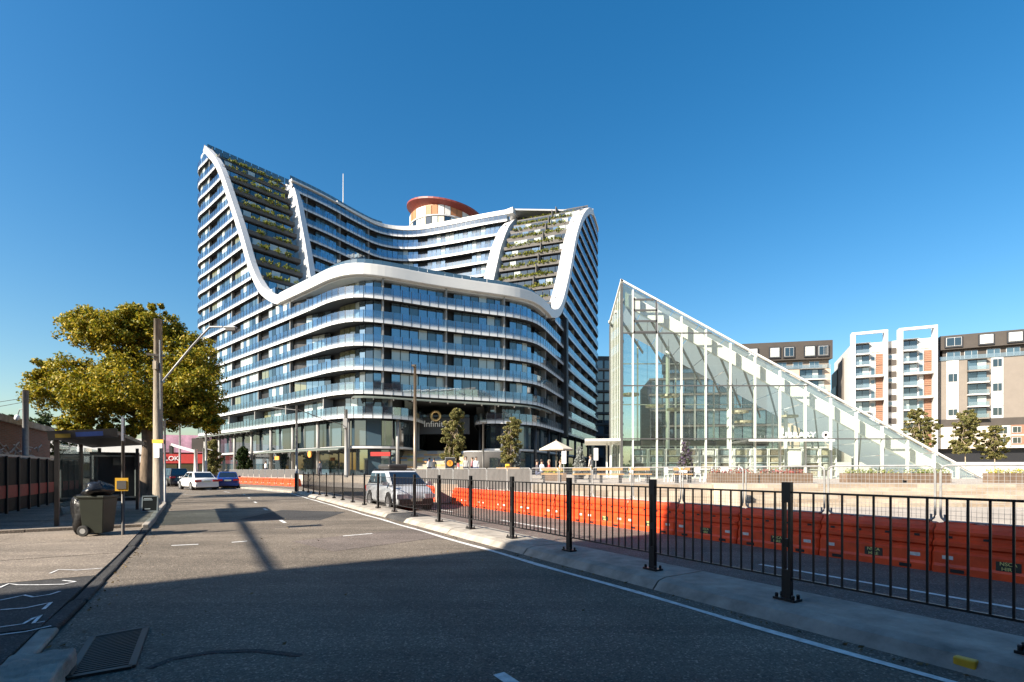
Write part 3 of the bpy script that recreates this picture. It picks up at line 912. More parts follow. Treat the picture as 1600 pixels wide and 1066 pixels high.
# ---- two rounded lower lobes with the open entrance between them
LLOBE = Path([OUT.p[j] for j in range(17, 64)] + [(-18.0, 62.4), (-15.2, 63.2), (-13.2, 65.2), (-12.6, 68.5), (-12.6, 74), (-12.6, 84)], 1.2, 2)
RLOBE = Path([(-5.6, 86), (-5.6, 76), (-5.4, 71.8), (-4.0, 69.9), (-1.6, 69.8)] + [OUT.p[j] for j in range(83, int(I1))], 1.2, 2)
def mats_lobe(i, z):
    r = hashf(i, z, 31)
    return 'pane_mirror' if r < 0.18 else ('pane_blue' if r < 0.5 else 'pane_dark')
def mats_lobe_dark(i, z):
    r = hashf(i, z, 33)
    if i % 5 == 0: return 'f'
    return 'pane_blue' if r < 0.35 else 'pane_dark'
for L_, mm in ((LLOBE, mats_lobe), (RLOBE, mats_lobe_dark)):
    band(L_, 0.2, L_.n - 0.3, zk(-1), lambda i: 1.3, mats_outer if L_ is LLOBE else mm, slab_in=5)
    cap([L_.off(i, -0.4) for i in np.arange(0, L_.n, 1.0)], zk(-1) + 0.02, zk(-1) + 0.2, 'soffit', 'lobe_floor')
    cap([L_.off(i, -0.9) for i in np.arange(0, L_.n, 1.0)], 4.35, 4.62, 'slab', 'lobe_floor')
    # tall glazing of the lower two storeys
    for z0, z1, rec in ((4.66, 8.2, 1.5), (TZ, 4.3, 2.4)):
        V, Fc = [], []
        for i in range(L_.n + 1):
            o = L_.off(i, -rec - 0.3); V += [(o.x, o.y, z0), (o.x, o.y, z1)]
        for i in range(L_.n): Fc.append((2 * i, 2 * i + 2, 2 * i + 3, 2 * i + 1))
        MB().add(V, Fc).build('backing_wall', K['charcoal'], tower)
        for i in range(0, L_.n - 1, 2):
            put('window_pane', L_.off(i + 0.03, -rec), L_.off(i + 1.97, -rec), z0 + 0.06, z1 - 0.08, 0.06, mm(i + (1 if i % 5 == 0 else 0), z0))
    for i in range(4, L_.n - 8, 6):
        c = L_.off(i, -0.75)
        MB().lathe([(0.22, TZ), (0.22, 8.3)], (c.x, c.y, 0), 12).build('column', K['fin'] if L_ is LLOBE else K['charcoal'], tower, smooth=True)
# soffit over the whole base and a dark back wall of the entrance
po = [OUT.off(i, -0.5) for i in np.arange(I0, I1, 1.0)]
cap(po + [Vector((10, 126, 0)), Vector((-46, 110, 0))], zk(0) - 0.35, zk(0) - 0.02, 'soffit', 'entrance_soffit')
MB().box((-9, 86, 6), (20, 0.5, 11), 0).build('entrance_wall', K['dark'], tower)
# slatted awnings: brackets and blades
K['awning'] = mat('awning_green_grey', (0.13, 0.15, 0.13), 0.5, var=0.15)
def awning(L_, i0, i1, z, out, name='awning', m='awning', drop=0.35):
    V, Fc = [], []
    ii = np.arange(i0, i1 + 0.01, 1.0)
    for i in ii:
        a, b = L_.off(i, -0.6), L_.off(i, out)
        V += [(a.x, a.y, z + drop), (b.x, b.y, z), (b.x, b.y, z + 0.14), (a.x, a.y, z + drop + 0.14)]
    for k in range(len(ii) - 1):
        for e in range(4): Fc.append((4 * k + e, 4 * k + 4 + e, 4 * k + 4 + (e + 1) % 4, 4 * k + (e + 1) % 4))
    Fc += [(0, 1, 2, 3), (len(V) - 1, len(V) - 2, len(V) - 3, len(V) - 4)]
    o = MB().add(V, Fc).build(name, K[m], tower)
    for i in ii[::2]:
        a, b = L_.off(i, -0.5), L_.off(i, out + 0.06)
        MB().bar((a.x, a.y, z + drop - 0.1), (b.x, b.y, z - 0.1), 0.1, 0.22).build('awning_bracket', K['fin'], o)
awning(LLOBE, 27, 46, 4.05, 1.3)
awning(LLOBE, 3, 24, 7.7, 0.5, drop=0.25)
awning(OUT, 64, 90, zk(0) - 0.75, 0.5, m='awning', drop=0.4)
awning(RLOBE, 6, 16, 3.6, 1.4)
# low curved shop wall below the right lobe
SW = Path([(-6.6, 67.9), (-6.2, 65.9), (-4.6, 64.9), (-2.6, 65.3), (-0.3, 66.6), (1.2, 68.6)], 0.8, 3)
V, Fc = [], []
for i in range(SW.n + 1):
    o = SW.off(i, 0); V += [(o.x, o.y, TZ), (o.x, o.y, 4.0)]
for i in range(SW.n): Fc.append((2 * i, 2 * i + 2, 2 * i + 3, 2 * i + 1))
o = MB().add(V, Fc).build('shop_wall', K['planter'], tower, smooth=True)
m_ = o.modifiers.new('thick', 'SOLIDIFY'); m_.thickness = 0.3; m_.offset = -1
cap([SW.off(i, 0.0) for i in range(SW.n + 1)] + [Vector((1, 72, 0)), Vector((-6, 72, 0))], 3.9, 4.1, 'slab', 'shop_roof')
for i0 in (7.0, 9.0):
    put('window_pane', SW.off(i0, 0.05), SW.off(i0 + 1.5, 0.05), TZ + 0.05, 3.2, 0.06, 'pane_dark')
# wide stairs into the entrance with coloured risers
stair_cols = [(0.42, 0.34, 0.24), (0.5, 0.42, 0.3), (0.3, 0.3, 0.3), (0.55, 0.3, 0.12), (0.22, 0.32, 0.42), (0.5, 0.45, 0.15)]
for j, c in enumerate(stair_cols): K['st%d' % j] = mat('stair_tile_%d' % j, c, 0.7, var=0.15, scale=0.6)
for k in range(14):
    z1 = TZ + 0.24 * (k + 1)
    y0 = 64.3 + 0.42 * k
    xl, xr = at(626, 735, y0).x, at(726, 735, y0).x
    x = xl
    while x < xr - 0.2:
        w = min(rnd.choice((0.9, 1.4, 2.1)), xr - x)
        MB().box((x + w / 2, (y0 + 71) / 2, z1 - 0.12), (w - 0.01, 71 - y0, 0.235)).build('stair_tread', K['st%d' % rnd.choice((0, 0, 1, 1, 2, 3, 4, 5))], tower)
        x += w
# entrance beam with the name and the gold ring
be = at(683, 667, 71)
MB().box((be.x, 71.2, be.z + 0.1), (9.2, 0.5, 2.3)).build('sign_beam', K['charcoal'], tower)
MB().box((be.x, 70.9, be.z + 1.5), (9.2, 0.2, 0.35)).build('beam_trim', K['pane_blue'], tower)
text_mesh('name_lettering', 'Infinity', 1.25, 0.06, K['lettering'], tower, Matrix.Translation((be.x - 0.2, 70.8, be.z + 0.35)) @ Matrix.Rotation(R(90), 4, 'X'))
rc = at(680.5, 650, 70.7)
V, Fc = [], []
nn_, mm_ = 28, 8
for a in range(nn_):
    for b in range(mm_):
        r = 0.62 + 0.19 * cos(2 * pi * b / mm_)
        V.append((rc.x + r * cos(2 * pi * a / nn_), rc.y + 0.12 * sin(2 * pi * b / mm_), rc.z + r * sin(2 * pi * a / nn_)))
        Fc.append((a * mm_ + b, ((a + 1) % nn_) * mm_ + b, ((a + 1) % nn_) * mm_ + (b + 1) % mm_, a * mm_ + (b + 1) % mm_))
MB().add(V, Fc).build('gold_ring', K['gold'], tower, smooth=True)
# small shop signs
MB().box((at(597, 710, 62).x, 61.2, at(597, 710, 62).z), (2.4, 0.12, 0.5)).build('shop_sign', K['red_paint'], tower)
so = mat('orange_sign', (0.75, 0.28, 0.05), 0.5, var=0.05)
p = at(433, 716, 70); MB().box(p, (1.3, 0.12, 0.5), rz=-0.72).build('shop_sign', so, tower)
p = at(484, 710, 63.5); MB().lathe([(0.42, -0.08), (0.42, 0.08)], (0, 0, 0), 18).build('round_sign', so, tower, world=Matrix.Translation(p) @ Matrix.Rotation(-0.72, 4, 'Z') @ Matrix.Rotation(R(90), 4, 'X'))

# place the collected panels and panes: the nearest 290 of a kind one by one, the rest joined
for kind, lst in PIECES.items():
    lst.sort(key=lambda e: e[0].translation.length)
    lim = 290
    for T, m in lst[:lim]:
        piece(kind, unit(m), tower, T)
    rest = lst[lim:]
    if rest:
        names = sorted({m for _, m in rest})
        mb = MB()
        for T, m in rest: mb.box(None, (1, 1, 1), M=T, mi=names.index(m))
        o = mb.build(kind + ('s_far' if False else '_run'), [K[m] for m in names], tower, attr=True)
        o['kind'] = 'stuff'
# ------------------------------------------------------------------ glass wedge library
LY = 40.0                                   # its front face squarely faces the street corner
LXP = [971.5, 989, 1026.6, 1065, 1103, 1141.5, 1180, 1219, 1258.5, 1298.5, 1338.5, 1379, 1418.5, 1460, 1497, 1541]
LX = [(x - 800) / F * LY for x in LXP]
LZ = [TZ, 4.06, 8.32, 12.53]
def roof_z(X):
    x = 800 + X / LY * F
    return EYE + (735 - (441.5 + (x - 971.5) * 0.5465)) / F * LY
lib = thing('library', 'tall triangular glass library wedge with sloping white roof', 'library', (20, LY + 6, TZ))
K['lib_glass'] = glossy_glass('library_glass', (0.7, 0.8, 0.72), refl=0.025, trans=(0.96, 0.985, 0.965), frost=0.012)
K['lib_frost'] = glossy_glass('library_side_glass', (0.62, 0.7, 0.55), refl=0.12, trans=(0.75, 0.85, 0.72), frost=0.4)
K['mull'] = mat('pale_mullion', (0.6, 0.61, 0.58), 0.4, var=0.04)
K['ring'] = mat('pale_brass', (0.4, 0.36, 0.26), 0.4, metal=0.4, var=0.05)
K['mull_dark'] = mat('dark_mullion', (0.09, 0.09, 0.09), 0.4, var=0.05)
K['lib_soffit'] = mat('library_soffit', (0.52, 0.54, 0.46), 0.6, var=0.06, scale=0.7)
K['lib_white'] = mat('library_white', (0.8, 0.8, 0.77), 0.5, var=0.03)
def roof_translucent():
    m, nt, b, out = nodes('library_roof_sheet')
    d = N(nt, 'ShaderNodeBsdfDiffuse'); d.inputs[0].default_value = (0.8, 0.82, 0.76, 1)
    t_ = N(nt, 'ShaderNodeBsdfTranslucent'); t_.inputs[0].default_value = (0.85, 0.88, 0.8, 1)
    mx = N(nt, 'ShaderNodeMixShader'); mx.inputs[0].default_value = 0.5
    nt.links.new(d.outputs[0], mx.inputs[1]); nt.links.new(t_.outputs[0], mx.inputs[2]); nt.links.new(mx.outputs[0], out.inputs[0])
    return m
K['lib_roof'] = roof_translucent()
def clip_top(poly):
    """clip a plan-less (X, z) polygon under the roof line"""
    out = []
    n = len(poly)
    for i in range(n):
        a, b = poly[i], poly[(i + 1) % n]
        fa, fb = roof_z(a[0]) - 0.12 - a[1], roof_z(b[0]) - 0.12 - b[1]
        if fa >= 0: out.append(a)
        if fa * fb < 0:
            t = fa / (fa - fb); out.append((a[0] + (b[0] - a[0]) * t, a[1] + (b[1] - a[1]) * t))
    return out
levels = LZ + [17.5]
LD = 11.5                                   # depth front to back
def back_x(X): return X + 1.35              # the plan is slightly skewed
for face, (yy, sk, gm) in enumerate(((LY, 0.0, 'lib_glass'), (LY + LD, 1.35, 'lib_glass'))):
    for j in range(len(LX) - 1):
        for r in range(4):
            pg = clip_top([(LX[j] + 0.04, levels[r] + 0.03), (LX[j + 1] - 0.04, levels[r] + 0.03), (LX[j + 1] - 0.04, levels[r + 1] - 0.03), (LX[j] + 0.04, levels[r + 1] - 0.03)])
            if len(pg) < 3: continue
            MB().slab([(x + sk, yy, z) for x, z in pg], (0, 0.02, 0)).build('glass_pane', K[gm], lib)
    for j, X in enumerate(LX[:-1]):
        zt = roof_z(X) - 0.1
        if zt - TZ < 0.3: continue
        w = 0.16 if j == 0 else 0.1
        MB().box((X + sk, yy + 0.06, (TZ + zt) / 2), (w, 0.26, zt - TZ)).build('mullion', K['mull_dark'] if j == 0 else K['mull'], lib)
    for z in LZ[1:]:
        xe = LX[0]
        while roof_z(xe) - 0.15 > z: xe += 0.05
        MB().box(((LX[0] + xe) / 2 + sk, yy - 0.03 if face == 0 else yy + 0.03, z), (xe - LX[0], 0.1, 0.09)).build('transom', K['mull_dark'] if face == 0 else K['mull'], lib)
# louvre vent in the second bay
for k in range(4):
    z = 12.62 + k * 0.88 / 1.0 * 0.98
    MB().box(((LX[1] + LX[2]) / 2, LY - 0.06, z), (LX[2] - LX[1] - 0.06, 0.1, 0.14)).build('louvre_blade', K['mull_dark'], lib)
for X in (LX[1] + 0.08, LX[2] - 0.08):
    MB().box((X, LY - 0.06, 13.95), (0.1, 0.1, 2.8)).build('louvre_frame', K['mull_dark'], lib)
# side wall: tall frosted panes
n_ = 7
A0, A1 = Vector((LX[0], LY, 0)), Vector((LX[0] + 1.35, LY + LD, 0))
zt = roof_z(LX[0]) - 0.12
for j in range(n_):
    a, b = A0.lerp(A1, j / n_ + 0.006), A0.lerp(A1, (j + 1) / n_ - 0.006)
    for r in range(4):
        z0, z1 = levels[r] + 0.02, min(levels[r + 1] - 0.02, zt)
        c = (a + b) / 2
        MB().box((c.x, c.y, (z0 + z1) / 2), ((b - a).length, 0.03, z1 - z0), rz=math.atan2(b.y - a.y, b.x - a.x)).build('side_pane', K['lib_frost'], lib)
    MB().box((a.x, a.y, (TZ + zt) / 2), (0.06, 0.1, zt - TZ)).build('side_mullion', K['mull'], lib)
# roof slab following the slope, with its soffit and skewed ribs
def slope_pts(X0, X1, y, dz): return [(X0, y, roof_z(X0) + dz), (X1, y, roof_z(X1) + dz)]
Xe = LX[-1]
a, b = slope_pts(LX[0] - 0.1, Xe, LY - 0.12, 0.06)
MB().slab([a, b, (b[0], LY + 0.1, b[2]), (a[0], LY + 0.1, a[2])], (0, 0, 0.14)).build('roof_edge', K['lib_white'], lib)
MB().slab([a, (a[0] + 0.2, a[1], a[2] - 0.1), (a[0] + 1.55, LY + LD + 0.3, a[2] - 0.1), (a[0] + 1.35, LY + LD + 0.3, a[2])], (0, 0, 0.15)).build('roof_edge', K['lib_white'], lib)
nb_ = 14
for j in range(nb_):
    x0_, x1_ = LX[0] + (Xe - LX[0]) * j / nb_ + 0.02, LX[0] + (Xe - LX[0]) * (j + 1) / nb_ - 0.02
    q = [(x0_, LY + 0.14, roof_z(x0_) + 0.02), (x1_, LY + 0.14, roof_z(x1_) + 0.02), (x1_ + 1.35, LY + LD + 0.2, roof_z(x1_) + 0.02), (x0_ + 1.35, LY + LD + 0.2, roof_z(x0_) + 0.02)]
    V, Fc = q, [(0, 1, 2, 3)]
    MB().add(V, Fc).build('roof_panel', K['lib_roof'], lib)
# bright deep edge beam just inside the glass
a3, b3 = slope_pts(LX[0] + 0.5, Xe - 2, LY + 0.75, -1.35)
MB().slab([a3, b3, (b3[0], b3[1], b3[2] + 1.1), (a3[0], a3[1], a3[2] + 1.1)], (0, 0.25, 0)).build('edge_beam', K['lib_white'], lib)
for k in range(18):
    X0 = LX[0] - 6 + k * 2.0
    p0 = [X0, LY + 1.1]; p1 = [X0 + 6.6, LY + LD - 0.4]
    if p1[0] > Xe - 0.5 or p1[0] < LX[0] + 1.6: continue
    if p0[0] < LX[0] + 0.5:
        t = (LX[0] + 0.5 - p0[0]) / (p1[0] - p0[0]); p0 = [LX[0] + 0.5, p0[1] + (p1[1] - p0[1]) * t]
    MB().bar((p0[0], p0[1], roof_z(p0[0]) - 0.5), (p1[0], p1[1], roof_z(p1[0]) - 0.5), 0.1, 0.26).build('roof_rib', K['fin'], lib)
# interior: floor, gallery rail, shelves, hanging rings, columns
MB().box(((LX[0] + Xe) / 2, LY + LD / 2, TZ + 0.02), (Xe - LX[0] - 1.2, LD - 0.6, 0.04)).build('interior_floor', K['lib_white'], lib)
MB().box((18, LY + LD - 0.9, 4.3), (16, 0.15, 0.55)).build('gallery_rail', K['planter'], lib)
for X in (14.5, 20.2, 25.5):
    MB().lathe([(0.18, TZ), (0.18, roof_z(X) - 0.4)], (X, LY + 6.5, 0), 12).build('column', K['lib_white'], lib, smooth=True)
bookc = [mat('books_%d' % j, c, 0.7, var=0.3, scale=8) for j, c in enumerate(((0.42, 0.36, 0.26), (0.16, 0.13, 0.1), (0.55, 0.54, 0.5), (0.22, 0.28, 0.3), (0.4, 0.37, 0.26)))]
for j in range(12):
    X = 11.5 + j * 1.55
    sh = MB()
    for k in range(5): sh.box((X, LY + 5.2, TZ + 0.1 + k * 0.62), (1.4, 0.4, 0.05))
    for e in (-0.7, 0.7): sh.box((X + e, LY + 5.2, TZ + 1.3), (0.05, 0.42, 2.55))
    sh.box((X, LY + 5.42, TZ + 1.3), (1.42, 0.03, 2.55))
    so_ = sh.build('bookshelf', K['lib_white'], lib)
    for k in range(4):
        MB().box((X + rnd.uniform(-0.1, 0.1), LY + 5.2, TZ + 0.38 + k * 0.62), (rnd.uniform(0.6, 1.15), 0.3, 0.42)).build('book_row', bookc[(j + k) % 5], so_)
MB().box((24.2, LY + 2.4, TZ + 1.6), (1.5, 0.1, 1.3)).build('notice_panel', K['lettering'], lib)
MB().box((24.3, LY + 2.3, TZ + 0.55), (1.3, 0.5, 1.0)).build('counter', K['charcoal'], lib)
for (x, y) in ((985, 617), (1046, 619), (1023, 635), (1056, 640), (1155, 644), (1162, 659.5), (1232, 651)):
    p = at(x, y, LY + 3.2 + hashf(x, y) * 3)
    b_ = MB()
    V, Fc = [], []
    for a_ in range(24):
        for r_, z_ in ((0.78, 0.09), (0.52, 0.09), (0.52, -0.09), (0.78, -0.09)):
            V.append((p.x + r_ * cos(2 * pi * a_ / 24), p.y + r_ * sin(2 * pi * a_ / 24), p.z + z_))
    for a_ in range(24):
        for e in range(4): Fc.append((a_ * 4 + e, ((a_ + 1) % 24) * 4 + e, ((a_ + 1) % 24) * 4 + (e + 1) % 4, a_ * 4 + (e + 1) % 4))
    o = b_.add(V, Fc).build('ring_light', K['ring'], lib)
    MB().bar((p.x - 0.65, p.y, p.z), (p.x - 0.65, p.y, roof_z(p.x - 0.65) - 0.5), 0.02).build('cable', K['mull_dark'], o)
# entrance canopies; letters standing on the long one
def canopy(X0, X1, z, y0, y1):
    c_ = MB(); c_.slab([(X0, y0, z), (X1, y0, z), (X1 - 0.4, y1, z + 0.1), (X0 + 0.6, y1, z + 0.1)], (0, 0, 0.16))
    return c_.build('canopy', K['lib_white'], lib)
cx0, cx1 = at(1172, 686, LY - 1.6).x, at(1302, 686, LY - 1.6).x
canopy(cx0, cx1, at(1240, 690, LY - 1.6).z, LY - 1.8, LY - 0.1)
lx = at(1272, 684, LY - 1.6)
text_mesh('library_lettering', 'LIBRARY', 0.6, 0.03, K['lettering'], lib, Matrix.Translation((at(1246, 684, LY - 1.5).x, LY - 1.6, lx.z + 0.2)) @ Matrix.Rotation(R(90), 4, 'X') @ Matrix.Diagonal((1.2, 1.0, 1, 1)))
MB().lathe([(0.13, -0.03), (0.27, -0.03), (0.27, 0.03), (0.13, 0.03), (0.13, -0.03)], (0, 0, 0), 16).build('round_emblem', K['lettering'], lib, world=Matrix.Translation((at(1289, 684, LY - 1.5).x, LY - 1.6, lx.z + 0.2)) @ Matrix.Rotation(R(90), 4, 'X'))
sx = Vector((LX[0] - 0.2, LY + 4, 4.05))
MB().slab([(sx.x - 2.6, LY + 1.0, 3.95), (sx.x + 0.3, LY + 0.6, 3.95), (sx.x + 1.0, LY + 8.0, 3.95), (sx.x - 1.6, LY + 8.0, 3.95)], (0, 0, 0.18)).build('canopy', K['lib_white'], lib)
for (dx, dy) in ((-0.5, 2.0), (-0.25, 5.0)):
    MB().box((LX[0] + dx, LY + dy, (TZ + 3.95) / 2), (0.12, 0.12, 3.95 - TZ)).build('canopy_post', K['lib_white'], lib)
# pale benches of planting in front: long planters with flowers
K['leaf_fl'] = leaf_mat('flower_leaf', [(0.06, 0.1, 0.02), (0.14, 0.2, 0.03), (0.3, 0.32, 0.04), (0.5, 0.48, 0.3)])
K['leaf_red'] = leaf_mat('red_flower_leaf', [(0.1, 0.12, 0.03), (0.35, 0.05, 0.05), (0.45, 0.12, 0.1), (0.2, 0.16, 0.05)])
K['leaf_yel'] = leaf_mat('yellow_flower_leaf', [(0.12, 0.16, 0.02), (0.45, 0.4, 0.03), (0.55, 0.5, 0.05), (0.3, 0.3, 0.05)])
K['corten'] = mat('weathered_planter', (0.16, 0.11, 0.075), 0.7, var=0.2)
def planter(x0, x1, y, lm, label, h=0.5, seed=1, Y=None):
    Y = Y or 26.0
    p0, p1 = at(x0, y, Y), at(x1, y, Y)
    L = p1.x - p0.x
    t = thing('flower_planter', label, 'planter', ((p0.x + p1.x) / 2, Y, TZ), 0, 'planters along the terrace edge')
    b_ = MB()
    for (c, d) in (((0, -0.32, h / 2), (L, 0.04, h)), ((0, 0.32, h / 2), (L, 0.04, h)), ((-L / 2 + 0.02, 0, h / 2), (0.04, 0.6, h)), ((L / 2 - 0.02, 0, h / 2), (0.04, 0.6, h))): b_.box(c, d)
    b_.build('box', K['corten'], t, local=True)
    MB().box((0, 0, h - 0.1), (L - 0.1, 0.58, 0.06)).build('soil', K['bark'], t, local=True)
    cs = [(x, nrng.uniform(-0.15, 0.15), h + 0.08) for x in np.arange(-L / 2 + 0.15, L / 2 - 0.1, 0.22)]
    V, Fc = leaves(cs, np.array([0.22, 0.3, 0.17]), 40, 0.055, seed=seed)
    o = link(bpy.data.objects.new('flowers', mesh_np('flowers', V, Fc, [K[lm]])), t, WM[t.name].copy()); o['kind'] = 'stuff'
    return t
planter(1108, 1180, 745, 'leaf_red', 'brown planter with red flowers left of the library letters', seed=3)
planter(1184, 1264, 745, 'leaf_red', 'brown planter with red flowers below the library letters', seed=4)
planter(1318, 1402, 745, 'leaf_fl', 'long brown planter of pale green and cream flowers by the library tip', seed=5)
planter(1417, 1478, 745, 'leaf_fl', 'shorter brown planter of cream flowers where the glass wedge ends', seed=6)
planter(1545, 1640, 745, 'leaf_yel', 'brown planter with bright yellow flowers at the edge of the view', seed=7)
planter(776, 828, 742, 'leaf_yel', 'brown planter with yellow flowers near the coned shrub', seed=8, Y=30)
planter(850, 884, 742, 'leaf_yel', 'small brown planter with yellow flowers under the parasol', seed=9, Y=30)
# ------------------------------------------------------------------ black pedestrian fence on the median
fence = thing('pedestrian_fence', 'long black steel bar fence standing on the concrete median', 'fence', sq(3.1, 5.38, 0.14), 0)
PSTEP = 1.93
def fpos(k, z=0.0): return Vector((3 - k * 1.0, 5.44 + k * 1.65, 0.14 + z))
post_me = MB()
post_me.box((0, 0.0, 0.62), (0.02, 0.055, 1.24))
NPAN = 18
PH = 1.27
pm_ = MB()
for dx in (-0.034, 0.034): pm_.box((dx, 0, 0.62), (0.03, 0.05, 1.2))
pm_.box((0, 0, PH - 0.1), (0.098, 0.056, 0.22)); pm_.box((0, 0, 0.62), (0.06, 0.05, 0.09)); pm_.box((0, 0, 0.16), (0.098, 0.056, 0.34))
pm_.box((0, 0, 0.012), (0.24, 0.15, 0.024))
for sx_ in (-1, 1):
    for sy_ in (-1, 1): pm_.lathe([(0.018, 0.02), (0.018, 0.06), (0.012, 0.07)], (sx_ * 0.09, sy_ * 0.05, 0), 8)
post_mesh = pm_.mesh('fence_post', K['black_steel'])
bar_mesh = MB().box((0, 0, 0.5), (0.016, 0.016, 1.0)).mesh('fence_bar', K['black_steel'])
rot = math.atan2(1.65, -1.0)
for k in range(-2, NPAN):
    p = fpos(k)
    piece('post', post_mesh, fence, Matrix.Translation(p) @ Matrix.Rotation(rot, 4, 'Z'))
    a, b = fpos(k), fpos(k + 1)
    if k == NPAN - 1: continue
    d = (b - a).normalized()
    MB().bar(a + d * 0.05 + Vector((0, 0, PH - 0.10)), b - d * 0.05 + Vector((0, 0, PH - 0.10)), 0.03, 0.02).build('top_rail', K['black_steel'], fence)
    MB().bar(a + d * 0.05 + Vector((0, 0, 0.24)), b - d * 0.05 + Vector((0, 0, 0.24)), 0.03, 0.02).build('bottom_rail', K['black_steel'], fence)
    for j in range(1, 14):
        q = a.lerp(b, j / 14)
        piece('bar', bar_mesh, fence, Matrix.Translation(q + Vector((0, 0, 0.25))) @ Matrix.Rotation(rot, 4, 'Z') @ Matrix.Diagonal((1, 1, PH - 0.36, 1)))
# ------------------------------------------------------------------ water filled barriers with mesh panels on top
BL, BH = 1.65, 0.74
def barrier_mesh():
    prof = [(0.27, 0.0), (0.27, 0.10), (0.245, 0.14), (0.245, 0.30), (0.20, 0.34), (0.20, 0.38), (0.235, 0.41), (0.235, 0.46), (0.17, 0.50), (0.17, 0.56), (0.19, 0.59), (0.19, 0.63), (0.12, 0.68), (0.10, BH)]
    ring = [(-y, z) for y, z in prof] + [(y, z) for y, z in reversed(prof)]
    V, Fc = [], []
    xs = [-BL / 2 + 0.012, -BL / 2 + 0.05, BL / 2 - 0.05, BL / 2 - 0.012]
    for i, x in enumerate(xs):
        sc_ = 0.9 if i in (0, 3) else 1.0
        for y, z in ring: V.append((x, y * sc_, z if z < 0.01 else z - (0.012 if i in (0, 3) else 0)))
    n = len(ring)
    for i in range(3):
        for k in range(n): Fc.append((i * n + k, i * n + (k + 1) % n, (i + 1) * n + (k + 1) % n, (i + 1) * n + k))
    Fc += [tuple(range(n))[::-1], tuple(range(3 * n, 4 * n))]
    b = MB(); b.add(V, Fc)
    for x in (-0.55, 0.0, 0.55): b.box((x, 0, BH - 0.005), (0.34, 0.16, 0.04))
    return b.mesh('barrier_shell', K['orange'])
shell = barrier_mesh()
hole = MB()
for x in (-0.62, -0.2, 0.22, 0.62): hole.box((x, 0, 0.535), (0.07, 0.355, 0.035))
hole_me = hole.mesh('fork_slots', K['dark'])
slot = MB()
for x in (-0.5, 0.5): slot.box((x, 0, 0.05), (0.16, 0.56, 0.05))
slot_me = slot.mesh('base_slots', K['dark'])
sticker_w = mat('white_reflector', (0.62, 0.62, 0.6), 0.4, var=0.2, scale=20)
sticker_y = mat('hire_sticker', (0.03, 0.035, 0.03), 0.4, var=0.05)
stext = mat('sticker_yellow', (0.75, 0.72, 0.25), 0.5, var=0.0)
refl_me = MB().box((0, -0.245, 0), (0.13, 0.012, 0.055)).mesh('reflector', sticker_w)
stick_me = MB().box((0, -0.247, 0), (0.26, 0.012, 0.13)).mesh('sticker', sticker_y)
mesh_steel = K['galv']
def panel_mesh(cloth=False):
    b = MB()
    w, z0, z1, r = BL / 2 - 0.035, 0.76, 1.62, 0.09
    pts = []
    for cx, cz, a0 in ((w - r, z1 - r, 0), (-w + r, z1 - r, 90), (-w + r, z0 + r, 180), (w - r, z0 + r, 270)):
        for a in (0, 30, 60, 90): pts.append((cx + r * cos(R(a0 + a)), 0, cz + r * sin(R(a0 + a))))
    b.tube(pts + [pts[0], pts[1]], 0.017, 6, cap=False)
    for x in (-w + 0.05, w - 0.05): b.tube([(x, 0, z0 + 0.1), (x, 0.02, 0.45)], 0.014, 6)
    return b.mesh('panel_frame', K['galv'])
frame_me = panel_mesh()
wires = MB()
w_, zb_, zt_ = BL / 2 - 0.04, 0.78, 1.6
for j in range(1, 26): wires.box((-w_ + 2 * w_ * j / 26, 0, (zb_ + zt_) / 2), (0.0035, 0.0035, zt_ - zb_))
for j in range(1, 12): wires.box((0, 0, zb_ + (zt_ - zb_) * j / 12), (2 * w_, 0.0035, 0.0035))
wire_me = wires.mesh('wire_mesh', K['galv'])
K['cloth'] = mat('grey_shade_cloth', (0.095, 0.09, 0.086), 0.9, var=0.16, scale=3)
cl = MB()
nx = 10
V = [(-w_ + 2 * w_ * i / nx, 0.012 * sin(i * 2.1 + z_), z_) for z_ in (0.8, 1.1, 1.4, 1.595) for i in range(nx + 1)]
cl.add(V, [(r * (nx + 1) + i, r * (nx + 1) + i + 1, (r + 1) * (nx + 1) + i + 1, (r + 1) * (nx + 1) + i) for r in range(3) for i in range(nx)])
cloth_me = cl.mesh('shade_cloth', K['cloth'])
ORD = ['first', 'second', 'third', 'fourth', 'fifth', 'sixth', 'seventh', 'eighth', 'ninth', 'tenth', 'eleventh', 'twelfth', 'thirteenth', 'fourteenth', 'fifteenth', 'sixteenth', 'seventeenth', 'eighteenth', 'nineteenth', 'twentieth', 'twenty-first', 'twenty-second']
def barrier(pos, rz, label, group, stickers):
    t = thing('traffic_barrier', label, 'barrier', pos, rz, group)
    wm = WM[t.name]
    piece('shell', shell, t, wm)
    piece('slots', hole_me, t, wm); piece('base_slots', slot_me, t, wm)
    for x in (-0.62, 0.62): piece('reflector', refl_me, t, wm @ Matrix.Translation((x, 0, 0.235)))
    if stickers:
        st_ = piece('sticker', stick_me, t, wm @ Matrix.Translation((0.05, 0, 0.2)))
        text_mesh('sticker_text', 'NSCA\nHIRE', 0.07, 0.002, stext, st_, wm @ Matrix.Translation((0.05, -0.256, 0.2)) @ Matrix.Rotation(R(90), 4, 'X'))
    return t
def mpanel(pos, rz, label, group, cloth):
    t = thing('mesh_panel', label, 'fence panel', pos, rz, group)
    wm = WM[t.name]
    piece('frame', frame_me, t, wm)
    if cloth: piece('shade_cloth', cloth_me, t, wm @ Matrix.Translation((0, -0.01, 0)))
    else: piece('wire_mesh', wire_me, t, wm)
    return t
rz_b = math.atan2(TY, TX) + pi                       # local -y looks at the camera side
NB = 21
